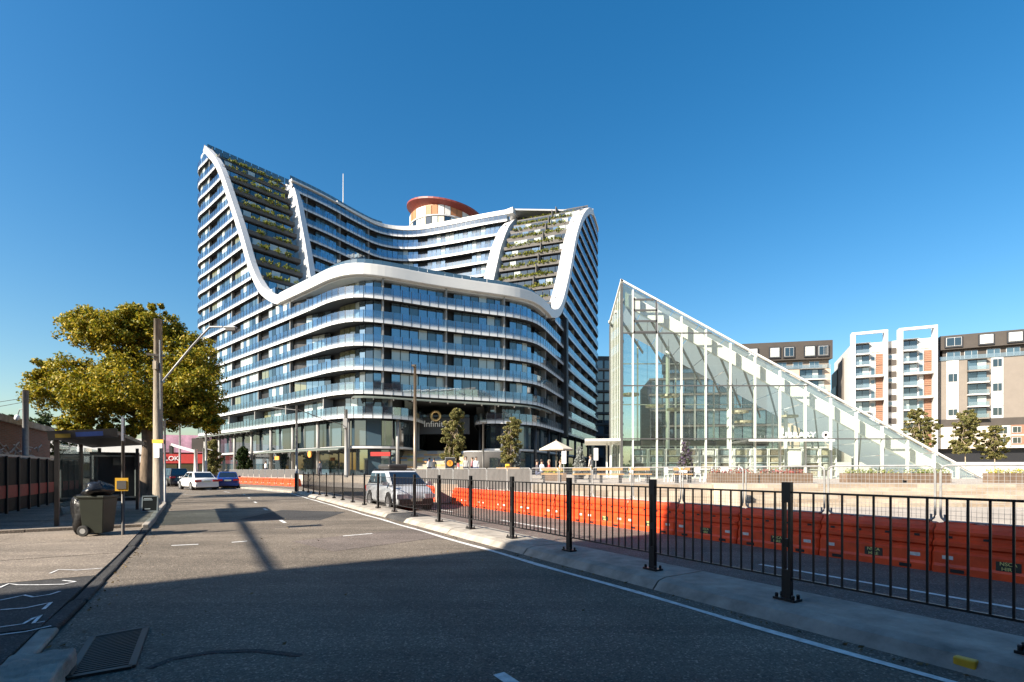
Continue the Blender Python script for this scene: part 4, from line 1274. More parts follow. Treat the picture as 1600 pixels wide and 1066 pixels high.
for k in range(NB):
    s_ = 2.4 - 1.65 + k * 1.65 + 0.0
    p = sq(s_, 9.72)
    place = f'{ORD[k]} from the near end of the row beside the carriageway'
    barrier((p.x, p.y, 0.004), rz_b + rnd.uniform(-0.012, 0.012), f'orange plastic road barrier, {place}', 'orange barriers beside the carriageway', k < 8)
    p = sq(s_, 9.72)
    cloth = k >= 9
    mpanel((p.x + 0.02 * NX, p.y + 0.02 * NY, 0.004), rz_b, f'{"grey cloth covered" if cloth else "open wire"} fence panel on a barrier, {ORD[k]} from the near end', 'panels on the carriageway barriers', cloth)
# second row on the bend in front of the shops
A_, B_ = Vector((-20.2, 47.4, 0)), Vector((-36.5, 63.3, 0))
rzz = math.atan2(-(B_ - A_).y, -(B_ - A_).x)
n2 = int((B_ - A_).length / 1.65)
for k in range(n2):
    p = A_.lerp(B_, (k + 0.5) / n2)
    barrier((p.x, p.y, 0.002), rzz, f'orange barrier on the bend before the shops, {ORD[k]} from the lamp post', 'orange barriers on the bend', False)
    mpanel((p.x, p.y, 0.002), rzz, f'grey cloth fence panel on the bend, {ORD[k]} from the lamp post', 'cloth panels on the bend', True)

# ------------------------------------------------------------------ footpath side: hoarding, brick building, shelter
hoard = thing('hoarding', 'black corrugated hoarding with a red band along the footpath', 'hoarding', sq(20, -5.75, 0.12), 0)
K['hoard_black'] = mat('hoarding_black', (0.012, 0.012, 0.012), 0.6, var=0.2)
K['hoard_red'] = mat('hoarding_red', (0.26, 0.02, 0.015), 0.6, var=0.2)
s_ = 16.6
while s_ < 33:
    a, b = sq(s_ + 0.02, -5.75, 0.12), sq(s_ + 1.18, -5.75, 0.12)
    bd = MB()
    for j in range(12):
        u0, u1 = a.lerp(b, j / 12), a.lerp(b, (j + 0.5) / 12)
        bd.bar(u0 + Vector((0, 0, 0.95)), u1 + Vector((0, 0, 0.95)), 0.05, 1.8)
    bd.bar(a + Vector((0, 0, 0.95)), b + Vector((0, 0, 0.95)), 0.02, 1.8)
    sheet_ = bd.build('sheet', K['hoard_black'], hoard)
    MB().bar(a + Vector((0.03 * NX, 0.03 * NY, 0.72)), b + Vector((0.03 * NX, 0.03 * NY, 0.72)), 0.03, 0.42).build('red_band', K['hoard_red'], sheet_)
    MB().box((sq(s_, -5.7).x, sq(s_, -5.7).y, 1.05), (0.07, 0.07, 1.95), rz=STREET).build('post', K['hoard_black'], hoard)
    s_ += 1.2
MB().bar(sq(16.6, -5.75, 2.04), sq(33, -5.75, 2.04), 0.09, 0.07).build('capping', K['galv'], hoard)
pos_ = thing('poster', 'dark poster with white lettering on the black hoarding', 'poster', sq(18.2, -5.66, 0.9), 0)
pp = sq(18.4, -5.66, 1.2)
mp_ = mat('poster_dark', (0.06, 0.05, 0.055), 0.5, var=0.5, scale=2)
pa, pb_ = sq(18.0, -5.64, 1.2), sq(20.0, -5.64, 1.2)
MB().bar(pa, pb_, 0.02, 1.25).build('sheet', mp_, pos_)
for z_, x0_, x1_ in ((1.72, 0.06, 0.5), (1.66, 0.06, 0.35), (1.5, 0.06, 0.8), (1.3, 0.06, 0.45), (0.62, 0.0, 1.0)):
    MB().bar(pa.lerp(pb_, x0_) + Vector((0.014 * NX, 0.014 * NY, z_ - 1.2)), pa.lerp(pb_, x1_) + Vector((0.014 * NX, 0.014 * NY, z_ - 1.2)), 0.008, 0.05).build('print_line', K['lettering'], pos_)
# brick building behind the hoarding, parapet and painted scrawl
brk = thing('brick_building', 'low dark brick building with pale parapet behind the hoarding', 'building', sq(24, -11, 0), 0)
K['brick'] = brick_mat('red_brown_brick', (0.16, 0.06, 0.045), (0.10, 0.04, 0.032), (0.12, 0.1, 0.09))
cor = [sq(16.4, -8.4), sq(41, -8.4), sq(41, -20), sq(16.4, -20)]
MB().prism([(v.x, v.y) for v in cor], -0.02, 3.85).build('wall', K['brick'], brk)
a, b = sq(16.3, -8.4), sq(41.1, -8.4)
MB().bar(a + Vector((0, 0, 4.0)), b + Vector((0, 0, 4.0)), 0.42, 0.32).build('parapet', K['concrete'], brk)
a, b = sq(41.0, -8.3), sq(41.0, -20)
MB().bar(a + Vector((0, 0, 3.98)), b + Vector((0, 0, 3.98)), 0.36, 0.3).build('parapet', K['concrete'], brk)
scr = mat('graffiti_paint', (0.35, 0.35, 0.38), 0.7, var=0.3)
gr_ = random.Random(4)
for sc0 in (31.2, 33.6, 36.0):
    for j in range(5):
        p0 = sq(sc0 + gr_.uniform(0, 1.8), -8.385, gr_.uniform(2.2, 3.0))
        pts = [p0]
        for e in range(4): pts.append(pts[-1] + sq(gr_.uniform(-0.1, 0.7), 0, gr_.uniform(-0.25, 0.25)))
        MB().tube(pts, 0.035, 4).build('graffiti_stroke', scr, brk)
# warehouse beside the camera whose end wall throws the shade across the street
wh = thing('brick_warehouse', 'tall brick warehouse whose end wall shades the near road', 'building', sq(-15, -14, 0), 0)
SB, HB = 7.35, 10.75
cor = [sq(-60, -6.6), sq(SB, -6.6), sq(SB, -30), sq(-60, -30)]
MB().prism([(v.x, v.y) for v in cor], -0.02, HB).build('wall', K['brick'], wh)
MB().bar(sq(-60, -6.6, HB + 0.15), sq(SB, -6.6, HB + 0.15), 0.5, 0.3).build('parapet', K['concrete'], wh)
for s0 in range(-58, 4, 5):
    for z0 in (2.2, 6.6):
        c0 = sq(s0 + 2, -6.58, z0 + 1.1)
        w_ob = MB().box(c0, (2.2, 0.12, 2.0), rz=STREET).build('window', K['frame_light'], wh)
        MB().box(sq(s0 + 2, -6.5, z0 + 1.1), (2.0, 0.06, 1.8), rz=STREET).build('pane', K['pane_dark'], w_ob)

MB().prism([(v.x, v.y) for v in (sq(-60, -20), sq(SB - 0.6, -20), sq(SB - 0.6, -29.9), sq(-60, -29.9))], HB - 0.1, 19.5).build('upper_wall', K['brick'], wh)  # set-back upper part, added out of view to block more sky
ob = thing('added_sky_block', 'tall unseen brick block added behind the viewpoint to cut sky light', 'building', sq(-24, 8, 0), STREET)
MB().prism([(v.x, v.y) for v in (sq(-17, -4.5), sq(-17, 34), sq(-34, 34), sq(-34, -4.5))], -0.02, 27.0).build('wall', K['brick'], ob)  # unseen block, added to darken the near road by hiding sky
for kz in range(8):
    for kq in range(9):
        cq = -2.4 + kq * 4.2
        w_ob = MB().box(sq(-16.98, cq, 2.0 + kz * 3.1), (0.14, 2.3, 1.8), rz=STREET).build('window', K['frame_light'], ob)
        MB().box(sq(-16.9, cq, 2.0 + kz * 3.1), (0.06, 2.1, 1.6), rz=STREET).build('pane', K['pane_dark'], w_ob)
# metal lamp post behind the hoarding
lp = thing('steel_post', 'old grey steel post with a small lamp behind the hoarding', 'post', sq(26.2, -7.2, 0.0), 0)
pb = at(40, 715, 22.0)
MB().tube([(pb.x, pb.y, -0.02), (pb.x, pb.y, at(40, 610, 22).z)], 0.11, 10).build('shaft', K['galv'], lp, smooth=True)
pl_ = at(27, 651, 22.0)
MB().tube([(pb.x, pb.y, pl_.z + 0.35), (pl_.x + 0.1, pb.y, pl_.z + 0.3), (pl_.x, pb.y, pl_.z)], 0.018, 6).build('bracket', K['galv'], lp)
MB().lathe([(0.03, 0.14), (0.09, 0.08), (0.11, -0.04), (0.07, -0.1), (0.02, -0.12)], (pl_.x, pb.y, pl_.z - 0.06), 10).build('lamp', K['lettering'], lp, smooth=True)
for (xx, yy) in ((-30, 640), (-30, 628)):
    q0 = Vector((pb.x, pb.y, at(40, 622 if yy < 635 else 628, 22).z)); q1 = at(xx * 6, yy + 10, 22)
    m0 = (q0 + q1) / 2 - Vector((0, 0, 0.25))
    MB().tube([q0, m0, q1], 0.012, 5).build('wire', K['rubber'], lp)

# ---- bus shelter
sh = thing('bus_shelter', 'dark steel bus shelter with glass back and lit-free advert panel', 'bus shelter', sq(20, -2.9, 0.12), 0)
sh['label'] = 'dark steel bus shelter with glass back and framed advert panel'
def post_at(s_, q_, z0, z1, w=0.09, m='steel_dark', name='post'): 
    return MB().box((sq(s_, q_).x, sq(s_, q_).y, (z0 + z1) / 2), (w, w, z1 - z0), rz=STREET).build(name, K[m], sh)
for s_, q_ in ((17.0, -3.35), (19.8, -3.35), (22.8, -3.35), (22.6, -2.25)): post_at(s_, q_, 0.12, 2.34)
rf = MB()
R_ = [sq(16.9, -3.5, 2.36), sq(23.2, -3.6, 2.36), sq(23.2, -2.1, 2.5), sq(16.9, -2.1, 2.5)]
rf.slab(R_, (0, 0, 0.1)); rf_o = rf.build('roof', K['steel_dark'], sh)
MB().bar(sq(16.87, -3.5, 2.42), sq(16.87, -2.1, 2.55), 0.05, 0.24).build('roof_fascia', K['steel_dark'], rf_o)
by = mat('fascia_yellow', (0.25, 0.17, 0.02), 0.5, var=0.1)
bb = mat('fascia_blue', (0.03, 0.07, 0.25), 0.5, var=0.1)
MB().bar(sq(16.83, -3.35, 2.42), sq(16.83, -3.05, 2.44), 0.012, 0.1).build('fascia_plate', by, rf_o)
MB().bar(sq(16.83, -2.95, 2.47), sq(16.83, -2.4, 2.52), 0.012, 0.12).build('fascia_plate', bb, rf_o)
K['sh_glass'] = glossy_glass('shelter_glass', (0.3, 0.35, 0.35), refl=0.07, trans=(0.72, 0.78, 0.78), frost=0.04)
for a, b in ((17.06, 19.74), (19.86, 22.74)):
    MB().bar(sq(a, -3.35, 1.3), sq(b, -3.35, 1.3), 0.012, 1.9).build('glass_panel', K['sh_glass'], sh)
ad_f = MB()
a, b = sq(22.75, -3.6, 0.4), sq(22.75, -2.2, 0.4)
MB().bar(a + Vector((0, 0, 0.92)), b + Vector((0, 0, 0.92)), 0.14, 1.75).build('advert_case', K['charcoal'], sh)
for z_ in (0.58, 2.06): ad_f.bar(sq(22.66, -3.5, z_), sq(22.66, -2.3, z_), 0.03, 0.06)
for q_ in (-3.5, -2.3): ad_f.bar(sq(22.66, q_, 0.58), sq(22.66, q_, 2.06), 0.06, 0.03)
ad_f.build('advert_frame', K['galv'], sh)
MB().bar(sq(22.655, -2.95, 1.86), sq(22.655, -2.6, 1.86), 0.012, 0.26).build('paper_notice', K['cloth'], sh)
for k, q_ in enumerate((-3.25, -3.1, -2.95)):
    MB().bar(sq(18.2, q_, 0.56), sq(21.8, q_, 0.56), 0.1, 0.035).build('seat_slat', K['timber'], sh)
for s_ in (18.5, 21.4): MB().bar(sq(s_, -3.2, 0.12), sq(s_, -3.1, 0.54), 0.05, 0.05).build('seat_leg', K['steel_dark'], sh)
# ---- wheelie bin with overflowing bags
bc = sq(14.85, -2.2, 0.052)
bn = thing('wheelie_bin', 'dark green wheeled rubbish bin beside the bus shelter', 'bin', bc, 0.15)
sec = [(0.2, 0.2, 0.06), (0.205, 0.205, 0.12), (0.255, 0.26, 0.86), (0.28, 0.285, 0.865), (0.28, 0.285, 0.92)]
V, Fc = [], []
for hx, hy, z in sec:
    for sx_, sy_ in ((-1, -1), (1, -1), (1, 1), (-1, 1)): V.append((sx_ * hx, sy_ * hy, z))
for i in range(len(sec) - 1):
    for k in range(4): Fc.append((4 * i + k, 4 * i + (k + 1) % 4, 4 * i + 4 + (k + 1) % 4, 4 * i + 4 + k))
Fc += [(3, 2, 1, 0), tuple(range(4 * len(sec) - 4, 4 * len(sec)))]
bevel(MB().add(V, Fc).build('body', K['bin'], bn, local=True), 0.03, 3)
MB().tube([(-0.28, -0.24, 0.84), (-0.34, -0.24, 0.9), (-0.34, 0.24, 0.9), (-0.28, 0.24, 0.84)], 0.02, 8).build('handle', K['bin'], bn, local=True)
for sy_ in (-1, 1):
    w_ = MB().lathe([(0.04, -0.03), (0.11, -0.03), (0.125, -0.015), (0.125, 0.015), (0.11, 0.03), (0.04, 0.03)], (0, 0, 0), 20).build('wheel', K['rubber'], bn, world=WM[bn.name] @ Matrix.Translation((-0.17, sy_ * 0.23, 0.12)) @ Matrix.Rotation(R(90), 4, 'X'))
    MB().lathe([(0.01, -0.032), (0.06, -0.032), (0.06, 0.032), (0.01, 0.032)], (0, 0, 0), 14).build('hub', K['galv'], w_, world=WM[bn.name] @ Matrix.Translation((-0.17, sy_ * 0.23, 0.12)) @ Matrix.Rotation(R(90), 4, 'X'))
def bag(c, r, label, seed):
    g_ = np.random.default_rng(seed)
    V, Fc = [], []
    nu, nv = 22, 14
    ph = g_.uniform(0, 6, 6)
    for i in range(nv + 1):
        th = pi * i / nv
        for j in range(nu):
            a_ = 2 * pi * j / nu
            k_ = 1 + 0.13 * sin(3 * a_ + ph[0] + 2 * th) + 0.1 * sin(7 * a_ + ph[1]) * sin(th) + 0.09 * sin(5 * th + ph[2] + a_) + 0.05 * sin(13 * a_ + ph[3] + 4 * th)
            V.append((c[0] + r[0] * k_ * sin(th) * cos(a_), c[1] + r[1] * k_ * sin(th) * sin(a_), c[2] + r[2] * k_ * cos(th)))
    for i in range(nv):
        for j in range(nu): Fc.append((i * nu + j, i * nu + (j + 1) % nu, (i + 1) * nu + (j + 1) % nu, (i + 1) * nu + j))
    o = MB().add(V, Fc).build('rubbish_bag', K['bag'], None, smooth=True)
    return tag(o, label, 'bag', 'rubbish bags at the bin')
bag((bc.x, bc.y, 1.08), (0.27, 0.28, 0.2), 'lumpy black rubbish bag heaped on top of the bin', 1)
bag((bc.x - 0.5, bc.y + 0.2, 0.52), (0.22, 0.26, 0.48), 'sagging black rubbish bag hanging at the side of the bin', 2)
# ---- bus stop pole
bp_ = sq(14.6, -1.72, 0.052)
bs = thing('bus_stop_pole', 'slim bus stop pole with a yellow framed timetable', 'bus stop', bp_, STREET + pi / 2)
MB().tube([(0, 0, 0), (0, 0, 2.72)], 0.035, 10).build('pole', K['steel_dark'], bs, local=True, smooth=True)
MB().box((0, -0.07, 1.17), (0.25, 0.03, 0.3)).build('timetable_frame', K['yellow'], bs, world=Matrix.Translation(bp_) @ Matrix.Rotation(0.35, 4, 'Z'))
MB().box((0, -0.092, 1.16), (0.18, 0.012, 0.19)).build('timetable_sheet', K['cloth'], bs, world=Matrix.Translation(bp_) @ Matrix.Rotation(0.35, 4, 'Z'))
MB().box((0.02, 0, 2.45), (0.4, 0.03, 0.55)).build('stop_flag', K['lettering'], bs, world=Matrix.Translation(bp_) @ Matrix.Rotation(R(122), 4, 'Z'))
# ---- sandwich board
sb_ = sq(21.2, -1.75, 0.126)
sb = thing('sandwich_board', 'small black sandwich board with white frame on the footpath', 'sign', sb_, 0.45)
for sgn in (-1, 1):
    T = WM[sb.name] @ Matrix.Translation((0, sgn * 0.12, 0.0)) @ Matrix.Rotation(R(12) * sgn, 4, 'X')
    MB().box((0, 0, 0.28), (0.42, 0.02, 0.5)).build('board', K['hoard_black'], sb, world=T)
    fb = MB()
    for x in (-0.215, 0.215): fb.box((x, 0, 0.27), (0.03, 0.03, 0.56))
    for z in (0.02, 0.54): fb.box((0, 0, z), (0.46, 0.03, 0.03))
    fb.build('frame', K['frame_light'], sb, world=T)
    for z, w in ((0.46, 0.22), (0.41, 0.26), (0.1, 0.16)): MB().box((-0.06, -0.014, z), (w, 0.006, 0.025)).build('print_line', K['lettering'], sb, world=T)
# ---- timber power pole with street lamp
pp_ = sq(28.4, -2.05, 0.12)
up = thing('power_pole', 'weathered timber power pole carrying a street lamp arm and wires', 'power pole', pp_, 0)
zt_ = at(243, 499, pp_.y).z
MB().tube([pp_ - Vector((0, 0, 0.1)), (pp_.x, pp_.y, zt_ / 2), (pp_.x, pp_.y, zt_)], [0.215, 0.19, 0.16], 12).build('shaft', K['timber'], up, smooth=True)
# lamp arm towards the road
def pix(x, y, Y): return at(x, y, Y)
arm = [pix(249, 602, pp_.y), pix(300, 541, pp_.y - 0.5), pix(313, 527, pp_.y - 0.7), pix(328, 511, pp_.y - 0.8), pix(348, 511, pp_.y - 0.9)]
MB().tube(arm, 0.042, 8).build('lamp_arm', K['galv'], up, smooth=True)
hd = pix(360, 512, pp_.y - 0.95)
ho = MB(); ho.box((0, 0, 0.0), (0.55, 0.2, 0.09)); ho = ho.build('lamp_head', K['galv'], up, world=Matrix.Translation(hd)); bevel(ho, 0.04, 2)
MB().box((0.05, 0, -0.1), (0.42, 0.2, 0.1)).build('lamp_lens', K['cloth'], ho, world=Matrix.Translation(hd))
for z_, w_ in ((zt_ - 1.7, 0.7),):
    MB().box((pp_.x, pp_.y - 0.2, z_), (0.1, 0.1, w_), M=Matrix.Translation((pp_.x, pp_.y - 0.15, z_)) @ Matrix.Rotation(STREET, 4, 'Z') @ Matrix.Rotation(R(90), 4, 'X')).build('cross_arm', K['timber'], up)
MB().box((pp_.x + 0.05, pp_.y - 0.24, zt_ - 2.2), (0.16, 0.14, 0.36)).build('fuse_box', K['timber'], up)
MB().tube([(pp_.x + 0.19, pp_.y - 0.1, zt_ - 4.2), (pp_.x + 0.17, pp_.y - 0.12, zt_ - 1.0)], 0.03, 6).build('conduit', K['galv'], up)
for j, (ex, ey, eY) in enumerate(()):
    a = Vector((pp_.x + 0.3 * (j - 1) * NX, pp_.y + 0.3 * (j - 1) * NY, zt_ - 0.5)); b = at(ex, ey, eY)
    MB().tube([a, (a + b) / 2 - Vector((0, 0, 0.4)), b], 0.011, 5).build('wire', K['rubber'], up)
# sign post beside it
sgp = sq(27.3, -1.72, 0.126)
sg = thing('parking_sign_post', 'thin galvanised post with parking plates beside the timber pole', 'sign post', sgp, 0)
MB().tube([sgp, (sgp.x, sgp.y, at(237, 655, sgp.y).z)], 0.04, 8).build('pole', K['galv'], sg, smooth=True)
yb = at(248, 690, sgp.y)
MB().box((yb.x, sgp.y - 0.06, at(247, 690, sgp.y).z), (0.5, 0.02, 0.16)).build('plate', K['yellow'], sg)
MB().box((yb.x, sgp.y - 0.06, at(247, 697, sgp.y).z), (0.4, 0.02, 0.2)).build('plate', K['lettering'], sg)
MB().box((yb.x - 0.05, sgp.y - 0.06, at(247, 708, sgp.y).z), (0.24, 0.02, 0.42)).build('plate', K['lettering'], sg)
# yellow raised kerb marker by the edge line
ym = ground_at(1510, 1048, 0.0)
o = MB().box((0, 0, 0.05), (0.09, 0.14, 0.1)).build('road_marker', K['yellow'], None, world=Matrix.Translation(ym) @ Matrix.Rotation(0.5, 4, 'Z'))
bevel(o, 0.012, 2); tag(o, 'small yellow raised marker lying in the gutter of the median', 'marker')
# unseen thick cable, added to cast the diagonal shadow on the road
ac = MB().tube([sq(s0, -13.4 + 0.0 * s0, 8.9) for s0 in range(6, 27, 2)], 0.075, 8).build('shadow_cable', K['rubber'], None)
tag(ac, 'thick unseen cable added to cast the diagonal road shadow', 'cable')
# ------------------------------------------------------------------ apartment blocks behind the library
K['terracotta'] = mat('terracotta_panel', (0.27, 0.135, 0.085), 0.75, var=0.12, scale=2)
K['greige'] = mat('grey_brown_render', (0.2, 0.172, 0.145), 0.75, var=0.06, scale=0.5)
K['umber'] = mat('dark_umber_cladding', (0.06, 0.05, 0.042), 0.6, var=0.1, scale=0.5)
K['cream'] = mat('cream_render', (0.62, 0.54, 0.44), 0.75, var=0.05, scale=0.5)
K['navy'] = mat('navy_panel', (0.015, 0.022, 0.045), 0.4, var=0.1)
K['tan'] = mat('tan_render', (0.46, 0.37, 0.29), 0.75, var=0.06, scale=0.5)
APZ = -0.02
FA = 2.85
class Loc:
    """boxes in a building's own frame: x along the face, y inwards, z up"""
    def __init__(s, t): s.t = t
    def b(s, name, x0, x1, y0, y1, z0, z1, m, parent=None):
        return MB().box(((x0 + x1) / 2, (y0 + y1) / 2, (z0 + z1) / 2), (x1 - x0, y1 - y0, z1 - z0)).build(name, K[m] if isinstance(m, str) else m, parent or s.t, world=WM[s.t.name])
    def win(s, x0, x1, z0, z1, m='pane_dark', y=0.0, fm='frame_light', split=True):
        w = s.b('window', x0, x1, y - 0.06, y + 0.08, z0, z1, fm)
        if split and x1 - x0 > 1.0:
            xm = (x0 + x1) / 2 + 0.1
            s.b('pane', x0 + 0.08, xm - 0.04, y - 0.1, y, z0 + 0.08, z1 - 0.08, m, w); s.b('pane', xm + 0.04, x1 - 0.08, y - 0.1, y, z0 + 0.08, z1 - 0.08, m, w)
        else: s.b('pane', x0 + 0.08, x1 - 0.08, y - 0.1, y, z0 + 0.08, z1 - 0.08, m, w)
        return w
    def balcony(s, x0, x1, z, h=FA, out=0.9, rail='white', depth=1.5):
        """recess with glazing at the back, slab and upstand in front"""
        s.b('recess', x0, x1, -0.02, 0.1, z + 0.15, z + h - 0.05, 'dark')
        n = max(2, int((x1 - x0) / 1.3))
        for j in range(n):
            s.b('pane', x0 + (x1 - x0) * j / n + 0.05, x0 + (x1 - x0) * (j + 1) / n - 0.05, -0.06, -0.03, z + 0.2, z + h - 0.35, ('pane_blue', 'pane_dark', 'pane_dark', 'pane_curtain')[(j * 3 + int(z)) % 4])
        sl = s.b('balcony_slab', x0 - 0.15, x1 + 0.15, -out, -0.08, z - 0.12, z + 0.14, rail)
        s.b('balcony_rail', x0 - 0.1, x1 + 0.1, -out + 0.03, -out + 0.08, z + 0.16, z + 1.05, K['rail_glass'], sl)
        s.b('ceiling', x0 - 0.1, x1 + 0.1, -out, -0.08, z + h - 0.16, z + h - 0.13, rail, sl)
K['rail_glass'] = glossy_glass('balcony_rail_glass', (0.6, 0.68, 0.7), refl=0.12, trans=(0.7, 0.76, 0.78), frost=0.12)
RZA = math.atan2(-0.411, 0.911)
def frame_pt(m): return Vector((100.2 + 0.911 * m, 118 - 0.411 * m, 0))
wt = thing('white_apartment_block', 'white apartment block of two framed towers with terracotta panels', 'building', frame_pt(-16.8), RZA)
L = Loc(wt)
ZT = 33.0
L.b('wall', 0, 16.5, 0.12, 24, APZ, ZT, 'white')
for x0 in (0.0, 9.5):
    x1 = x0 + 7.0
    L.b('frame_upright', x0 - 0.25, x0 + 0.55, -1.9, 0.1, APZ, ZT + 2.5, 'white'); L.b('frame_upright', x1 - 0.55, x1 + 0.1, -1.9, 0.1, APZ, ZT + 2.5, 'white')
    L.b('frame_top', x0 + 0.55, x1 - 0.55, -1.9, -1.2, ZT + 1.9, ZT + 2.5, 'white'); 
    for k in range(10):
        z = ZT - FA * (k + 1)
        if z < 2: break
        L.balcony(x0 + 0.8, x0 + 3.7, z, out=1.5, rail='white')
        if k % 2 == 0 or x0 > 5: L.win(x0 + 4.0, x0 + 4.9, z + 0.5, z + 2.3, 'pane_blue' if k % 3 else 'lettering', split=False)
        else: L.win(x0 + 4.0, x0 + 4.9, z + 1.2, z + 2.2, 'pane_dark', split=False)
        if k == 0: L.win(x0 + 5.0, x0 + 6.1, z + 0.4, z + 2.4, 'pane_curtain', split=False)
        elif k % 2 == 1 or True:
            tpn = L.b('terracotta_panel', x0 + 5.05, x1 - 0.58, -0.1, 0.1, z + 0.06, z + FA - 0.02, 'umber')
            for e in range(6): L.b('slat', x0 + 5.07, x1 - 0.6, -0.16, -0.1, z + 0.1 + e * 0.455, z + 0.1 + e * 0.455 + 0.38, 'terracotta', tpn)
        if k in (3, 5, 7): L.b('band', x0 + 0.75, x1 - 0.75, -1.75, 0.1, z + FA - 0.14, z + FA + 0.32, 'white')
for k in range(10):
    z = ZT - FA * (k + 1) - 0.6
    L.b('link_band', 7.12, 9.13, -0.1, 0.1, z + 0.4, z + 1.75, 'umber' if True else 'white')
    if k % 2: L.win(7.3, 8.4, z + 2.0, z + 2.9, 'pane_blue', split=False)
# flank: white, then brown with a navy panel
L.b('flank_panel', -0.12, -0.02, 9.0, 17.5, APZ, ZT - 1.5, 'greige')
L.b('flank_panel', -0.35, -0.13, 17.6, 26.5, APZ, ZT - 3.0, 'umber')
L.b('navy_panel', -0.5, -0.36, 18.4, 26.2, APZ, ZT - 7.5, 'navy')
for k in range(5):
    L.b('flank_window', -0.6, -0.51, 20.0, 22.6, ZT - 12.0 - FA * 1.05 * k, ZT - 9.9 - FA * 1.05 * k, 'pane_mirror')
gb = thing('grey_apartment_block', 'grey brown apartment block with dark top storeys and white balconies', 'building', frame_pt(0.5), RZA)
L = Loc(gb)
G0, G1 = 13.4, 27.2
L.b('wall', 0, 30, 0.12, 18, G0 - 1.6, G1, 'greige')
L.b('dark_band', 0.0, 30, -0.02, 0.11, G0 - 1.7, G0 + 0.05, 'umber')
L.b('base_wall', -0.3, 30.5, 0.0, 18, 6.6, G0 - 1.72, 'cream')
L.b('undercroft', 0, 30, 1.5, 18, APZ, 6.58, 'dark')
L.b('penthouse', 1.0, 30, 0.9, 16, G1 + 0.02, G1 + 2.6, 'umber')
L.b('penthouse', 0.3, 30, -0.1, 16, G1 + 2.62, G1 + 5.9, 'umber')
L.b('flank', -0.25, 0.28, 0.3, 14, G1 - 0.5, G1 + 5.0, 'navy')
fh = (G1 - G0) / 5
for rep in (0.0, 15.2):
    for k in range(5):
        z = G0 + fh * k
        if k < 4 + 1:
            L.b('window_surround', rep + 1.5, rep + 3.7, -0.03, 0.11, z + 0.05, z + fh - 0.02, 'white')
            L.win(rep + 1.7, rep + 3.5, z + (0.5 if k % 2 else 0.9), z + fh - 0.3, 'pane_dark' if (k + int(rep)) % 3 == 0 else 'lettering', y=-0.02)
        L.balcony(rep + 5.3, rep + 8.7, z, h=fh, out=1.1, rail='white' if k in (1, 2, 3) else 'greige')
        L.b('window_surround', rep + 9.5, rep + 11.6, -0.03, 0.11, z + 0.05, z + fh - 0.02, 'white')
        L.win(rep + 9.7, rep + 11.4, z + 0.6, z + fh - 0.3, 'lettering' if (k + int(rep)) % 2 else 'pane_dark', y=-0.02)
    for x_, w_ in ((1.7, 2.6), (5.0, 2.4), (9.0, 2.4), (12.4, 2.4)):
        L.win(rep + x_, rep + x_ + w_, G1 + 0.35, G1 + 2.2, 'pane_blue', y=0.86)
    for x_, w_, m_ in ((1.3, 2.8, 'pane_dark'), (7.4, 2.3, 'lettering'), (12.4, 2.3, 'pane_curtain')):
        L.b('window_box', rep + x_ - 0.25, rep + x_ + w_ + 0.25, -0.4, -0.1, G1 + 3.0, G1 + 5.5, 'charcoal')
        L.win(rep + x_, rep + x_ + w_, G1 + 3.3, G1 + 5.3, m_, y=-0.42)
    for k in range(2):
        z = 7.4 + 2.4 * k
        for x_ in (3.4, 10.6):
            L.win(rep + x_, rep + x_ + 1.7, z, z + 1.7, 'pane_dark', y=-0.02)
            for e in (-0.9, -0.45, 2.1): L.b('pilaster', rep + x_ + e, rep + x_ + e + 0.22, -0.2, 0.0, 6.9, 11.6, 'white')
        L.b('brick_infill', rep + 12.9, rep + 15.4, -0.08, 0.0, z - 0.1, z + 1.95, 'terracotta')
        L.win(rep + 13.1, rep + 14.6, z + 0.2, z + 1.6, 'pane_dark', y=-0.1)
L.b('terrace_rail', 0.2, 30, -0.1, -0.05, G1 + 0.05, G1 + 1.0, K['rail_glass'])
bb_ = thing('brown_apartment_block', 'distant brown topped apartment block showing above the glass roof', 'building', at(1165, 735, 137) * 1, RZA * 0.45)
WMb = Matrix.Translation((at(1165, 735, 139).x - 22, 140, 0)) @ Matrix.Rotation(RZA * 0.45, 4, 'Z')
bb_.matrix_basis = WMb; WM[bb_.name] = WMb
L = Loc(bb_)
L.b('wall', 0, 42, 0.12, 14, APZ, 28.6, 'tan')
L.b('top_storey', 0.5, 42.3, -0.5, 14, 31.0, 35.9, 'umber')
L.b('top_storey', 0.8, 41.8, 0.6, 14, 28.62, 30.98, 'greige')
for j, x_ in enumerate((21.5, 27.0, 30.5, 35.6, 38.8)):
    L.b('window_box', x_ - 0.3, x_ + 2.5, -0.85, -0.5, 31.6, 34.6, 'charcoal'); L.win(x_, x_ + 2.2, 31.9, 34.3, 'lettering' if j in (0,) else 'pane_curtain' if j % 2 else 'pane_dark', y=-0.88)
for x_ in (20, 24.5, 29, 33, 37): L.win(x_, x_ + 2.4, 28.8, 30.6, 'pane_blue', y=0.55)
L.b('terrace_rail', 0.2, 42, -0.1, -0.05, 28.65, 29.6, K['rail_glass'])
for k in range(8):
    z = 25.6 - 3.0 * k
    L.balcony(34.5, 40.5, z, h=3.0, out=1.3); L.win(29.5, 32.0, z + 0.6, z + 2.4, 'lettering' if k % 2 else 'pane_dark'); L.balcony(20, 25, z, h=3.0, out=1.3)
